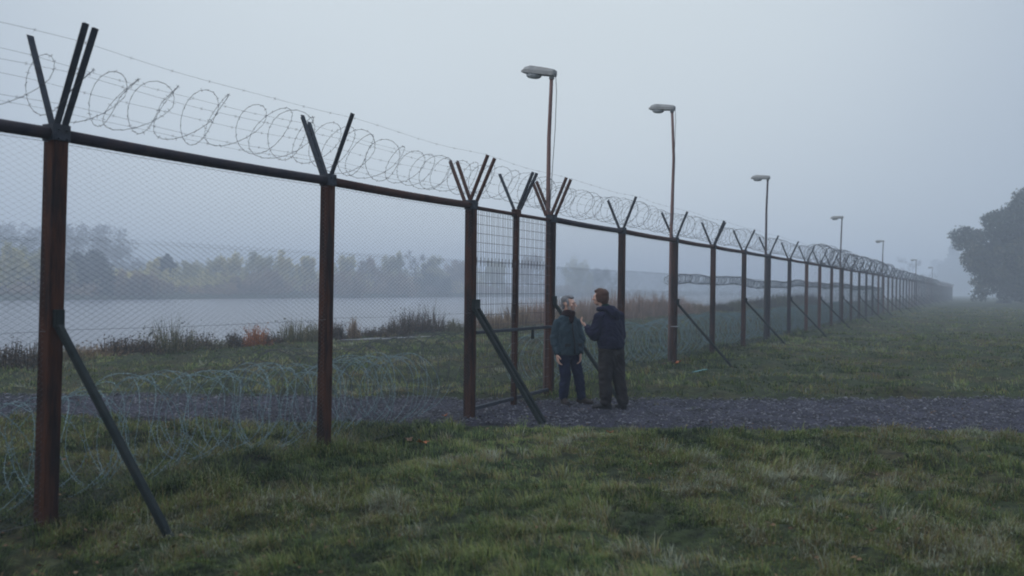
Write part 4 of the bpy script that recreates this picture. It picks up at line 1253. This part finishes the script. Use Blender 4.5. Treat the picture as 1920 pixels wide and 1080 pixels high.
def person_short():
    X, Y = gpt(1083, 761); Y += .05
    root = tag(empty('person', (X, Y, G(X, Y) + .022)), 'grey haired man in dark green jacket and maroon scarf standing beside the right gate post', 'person')
    f = Vector((.57, -.82, 0)); r = Vector((f.y, -f.x, 0)); A = dict(ax=(r.x, r.y))
    V3 = lambda *a: Vector(a)
    hip, chest, sh = V3(-.125, 0, .82), V3(-.15, 0, 1.12), V3(-.145, .0, 1.285)
    hp, at, HA = head_prims((-.130, -.02, 1.495), (.93, -.36), 1.07)
    RS, RE, RW = V3(-.300, -.08, 1.205), V3(-.345, -.09, .97), V3(-.300, -.16, .745)
    LS, LE, LW = V3(.0, .09, 1.21), V3(.075, .08, .98), V3(.055, -.01, .755)
    RH, LH = V3(-.205, -.06, .80), V3(-.05, .05, .80)
    RK, LK = V3(-.165, -.08, .44), V3(.035, .02, .44)
    RA, LA = V3(-.185, -.03, .09), V3(.085, .03, .09)
    body = list(hp) + [
        (at(0, -.02, -.06), .052, V3(-.14, .0, 1.31), .058),
        (sh, (.15, .08, .05), chest, (.15, .10, .10), A), (chest, (.15, .10, .10), hip, (.15, .10, .09), A),
        (RS, .05, RE, .042), (RE, .042, RW, .028), (LS, .05, LE, .042), (LE, .042, LW, .028),
        (RH, .075, RK, .052), (RK, .052, RA, .038), (LH, .075, LK, .052), (LK, .052, LA, .038)]
    body += hand_prims(RW, (RW - RE) * .5 + V3(.02, -.02, -.12), (.8, .1, 0), 1.08, .45)
    body += hand_prims(LW, (LW - LE) * .4 + V3(0, 0, -.14), (-.8, -.2, 0), 1.08, .45)
    sculpt('body', body, .0055, 2, M['skin'], root)
    jk = [
        (sh, (.165, .085, .055), chest, (.195, .135, .12), A),
        (chest, (.195, .135, .12), hip + V3(0, 0, .06), (.200, .150, .06), A),
        (hip + V3(0, 0, .06), (.200, .150, .06), hip + V3(.005, 0, -.075), (.205, .155, .018), A),
        (V3(-.14, 0, 1.30), (.085, .075, .05), V3(-.14, 0, 1.345), (.078, .072, .03), A),
        (RS, .074, RE, .066), (RE, .066, RW + V3(0, 0, .03), .050), (LS, .074, LE, .066), (LE, .068, LW + V3(0, 0, .03), .050)]
    j = sculpt('jacket', jk, .009, 4, M['jacket_green'], root, .010, (10, 26), 1)
    # zip flap and pocket flaps on the front
    b = MB()
    pts = [chest.lerp(sh, .9) + f * .125, chest + f * .142, hip + V3(0, 0, .10) + f * .158, hip + V3(0, 0, -.06) + f * .162]
    b.tube(pts, [.010, .011, .011, .011], 6)
    for sg in (-1, 1):
        p0 = hip + V3(0, 0, .07) + f * .128 + r * sg * .105
        b.bar(p0 - r * .055, p0 + r * .055 - f * .02 * sg * 0, .045, .016, up=f)
    b.build('zip_flap', M['zip'], j)
    sculpt('trousers', [
        (hip + V3(0, 0, -.03), (.175, .12, .08), hip + V3(0, 0, -.10), (.165, .12, .06), A),
        (RH, .098, RK, .082), (RK, .082, RA + V3(0, 0, .02), .070), (LH, .098, LK, .082), (LK, .082, LA + V3(0, 0, .02), .072)],
        .009, 4, M['trouser_navy'], root, .011, (9, 22), 2)
    shoe('shoe', V3(-.195, .02, 0), V3(-.135, -.22, 0), M['shoe'], root)
    shoe('shoe', V3(.045, .05, 0), V3(.265, -.07, 0), M['shoe'], root)
    sculpt('scarf', [
        (V3(-.14, -.01, 1.335), (.105, .10, .04), V3(-.13, -.02, 1.385), (.088, .085, .032), A),
        (V3(-.10, -.085, 1.36), (.045, .03, .04), V3(-.085, -.105, 1.26), (.04, .025, .05), A),
        (V3(-.06, -.07, 1.37), (.035, .03, .03), V3(-.07, -.11, 1.29), (.03, .022, .04), A)], .008, 3, M['scarf'], root, .006, (20, 30), 3)
    sculpt('hair', [
        (at(0, -.030, .052), (.082, .092, .080), None, None, HA), (at(0, -.070, .0), (.070, .048, .06), at(0, -.066, -.05), (.058, .036, .03), HA),
        (at(0, .045, .095), (.055, .035, .024), at(0, 0, .105), (.065, .06, .03), HA),
        (at(-.070, .005, .03), (.014, .03, .035), at(-.070, .018, -.01), (.010, .012, .02), HA), (at(.070, .005, .03), (.014, .03, .035), at(.070, .018, -.01), (.010, .012, .02), HA)],
        .006, 2, M['hair_grey'], root, .004, (40, 30), 4)
    sculpt('beard', [
        (at(0, .052, -.090), (.034, .028, .022), at(0, .04, -.075), (.05, .044, .024), HA),
        (at(-.052, .03, -.055), (.012, .03, .03), at(-.058, .008, -.03), (.009, .014, .02), HA), (at(.052, .03, -.055), (.012, .03, .03), at(.058, .008, -.03), (.009, .014, .02), HA),
        (at(0, .092, -.041), (.026, .009, .006), None, None, HA)], .005, 1, M['beard'], root)
    for sg in (-1, 1):
        sculpt('eye', [(at(sg * .031, .083, .006), (.012, .008, .006), None, None, HA)], .0025, 0, M['eye'], root)
        sculpt('eyebrow', [(at(sg * .020, .094, .028), (.008, .005, .005), at(sg * .046, .084, .030), (.008, .005, .004), HA)], .003, 0, M['hair_grey'], root)
    return root

def person_tall():
    X, Y = gpt(1150, 771)
    root = tag(empty('person', (X, Y, G(X, Y) + .022)), 'taller brown haired man in navy hooded jacket, seen from behind, raising one hand', 'person')
    f = Vector((-.72, .69, 0)); r = Vector((f.y, -f.x, 0)); A = dict(ax=(r.x, r.y))
    V3 = lambda *a: Vector(a)
    hip, chest, sh = V3(-.02, 0, .93), V3(-.045, .0, 1.22), V3(-.065, .01, 1.385)
    hp, at, HA = head_prims((-.180, .04, 1.615), (-.84, .54), 1.08)
    LS, LE, LW = V3(-.20, -.10, 1.335), V3(-.285, -.12, 1.075), V3(-.375, .03, 1.185)
    RS, RE, RW = V3(.095, .12, 1.335), V3(.135, .14, 1.06), V3(-.04, .27, 1.02)
    LH, RH = V3(-.095, -.06, .88), V3(.06, .06, .88)
    LK, RK = V3(-.105, -.05, .47), V3(.10, .03, .47)
    LA, RA = V3(-.085, -.02, .09), V3(.165, .02, .09)
    body = list(hp) + [
        (at(0, -.02, -.06), .056, V3(-.09, .01, 1.42), .062),
        (sh, (.16, .085, .05), chest, (.165, .11, .10), A), (chest, (.165, .11, .10), hip, (.165, .115, .09), A),
        (RS, .052, RE, .044), (RE, .044, RW, .030), (LS, .052, LE, .044), (LE, .044, LW, .030),
        (RH, .08, RK, .056), (RK, .056, RA, .04), (LH, .08, LK, .056), (LK, .056, LA, .04)]
    body += hand_prims(LW, (-.55, .25, .55), (.35, .1, .5), 1.12, .55)
    body += hand_prims(RW, (-.7, .3, 0), (0, 0, -1), 1.08, .5)
    sculpt('body', body, .0055, 2, M['skin'], root)
    j = sculpt('jacket', [
        (sh, (.185, .095, .055), chest, (.232, .170, .13), A),
        (chest, (.232, .170, .13), hip + V3(0, 0, .04), (.232, .180, .06), A),
        (hip + V3(0, 0, .04), (.232, .180, .06), hip + V3(.0, 0, -.035), (.222, .170, .02), A),
        (V3(-.085, .01, 1.42), (.10, .085, .05), V3(-.11, .02, 1.475), (.088, .078, .03), A),
        (LS, .092, LE, .078), (LE, .078, LW + V3(.02, -.01, -.01), .056), (RS, .092, RE, .078), (RE, .078, RW, .056)],
        .009, 4, M['jacket_navy'], root, .012, (7, 30), 11)
    bk = -f
    sculpt('hood', [
        (V3(-.075, .0, 1.455) + bk * .055, (.125, .055, .055), V3(-.06, 0, 1.375) + bk * .125, (.115, .045, .06), A),
        (V3(-.07, 0, 1.40) + bk * .14, (.09, .035, .05), V3(-.055, 0, 1.335) + bk * .145, (.06, .022, .035), A),
        (V3(-.08, 0, 1.46) + r * .09, (.04, .07, .04), V3(-.12, .02, 1.45) + r * .075 + f * .05, (.035, .04, .035), A),
        (V3(-.08, 0, 1.46) - r * .09, (.04, .07, .04), V3(-.12, .02, 1.45) - r * .075 + f * .05, (.035, .04, .035), A)],
        .009, 4, M['jacket_navy'], j, .006, (12, 24), 12)
    sculpt('collar', [(V3(-.105, .02, 1.485), (.078, .076, .022), V3(-.12, .025, 1.515), (.074, .074, .018), A)], .007, 2, M['collar_green'], root)
    sculpt('trousers', [
        (hip + V3(0, 0, -.03), (.185, .135, .09), hip + V3(0, 0, -.13), (.185, .14, .07), A),
        (hip + V3(-.01, 0, -.12) - f * .06, (.16, .09, .09), hip + V3(0, 0, -.28), (.12, .10, .06), A),
        (LH + V3(0, 0, -.02), .118, LK, .098), (LK, .098, LA + V3(0, 0, .03), .082), (RH + V3(0, 0, -.02), .118, RK, .098), (RK, .098, RA + V3(0, 0, .03), .084)],
        .009, 4, M['trouser_brown'], root, .013, (9, 20), 13)
    shoe('shoe', V3(-.03, -.03, 0), V3(-.285, .04, 0), M['shoe_black'], root)
    shoe('shoe', V3(.185, -.02, 0), V3(.10, .22, 0), M['shoe_black'], root)
    sculpt('hair', [
        (at(0, -.028, .050), (.086, .100, .084), None, None, HA), (at(0, -.062, .0), (.078, .062, .07), at(0, -.060, -.065), (.064, .045, .035), HA),
        (at(0, .055, .085), (.055, .035, .028), at(0, 0, .10), (.068, .06, .036), HA),
        (at(-.070, -.01, .03), (.022, .055, .05), at(-.068, -.02, -.03), (.024, .05, .035), HA), (at(.070, -.01, .03), (.022, .055, .05), at(.068, -.02, -.03), (.024, .05, .035), HA)],
        .006, 6, M['hair_brown'], root, .004, (35, 20), 14)
    for sg in (-1, 1):
        sculpt('eye', [(at(sg * .031, .083, .006), (.012, .008, .006), None, None, HA)], .0025, 0, M['eye'], root)
    return root
person_short()
person_tall()

# ------------------------------------------------------------------ haze
m = bpy.data.materials.new('mist'); m.use_nodes = True
n = m.node_tree.nodes; n.remove(n['Principled BSDF'])
pv = n.new('ShaderNodeVolumePrincipled')
pv.inputs['Color'].default_value = (.74, .81, .90, 1)
pv.inputs['Density'].default_value = .0034
pv.inputs['Anisotropy'].default_value = 0.0
m.node_tree.links.new(pv.outputs[0], n['Material Output'].inputs['Volume'])
b = MB()
x0, x1, y0, y1, z0, z1 = -2300, 2300, -40, 1700, -2.4, 24
b.add([(x0, y0, z0), (x1, y0, z0), (x1, y1, z0), (x0, y1, z0), (x0, y0, z1), (x1, y0, z1), (x1, y1, z1), (x0, y1, z1)],
      [(3, 2, 1, 0), (4, 5, 6, 7), (0, 1, 5, 4), (1, 2, 6, 5), (2, 3, 7, 6), (3, 0, 4, 7)])
hz = b.build('haze', m)
tag(hz, 'pale grey mist lying over the river and meadow', 'mist', kind='stuff')
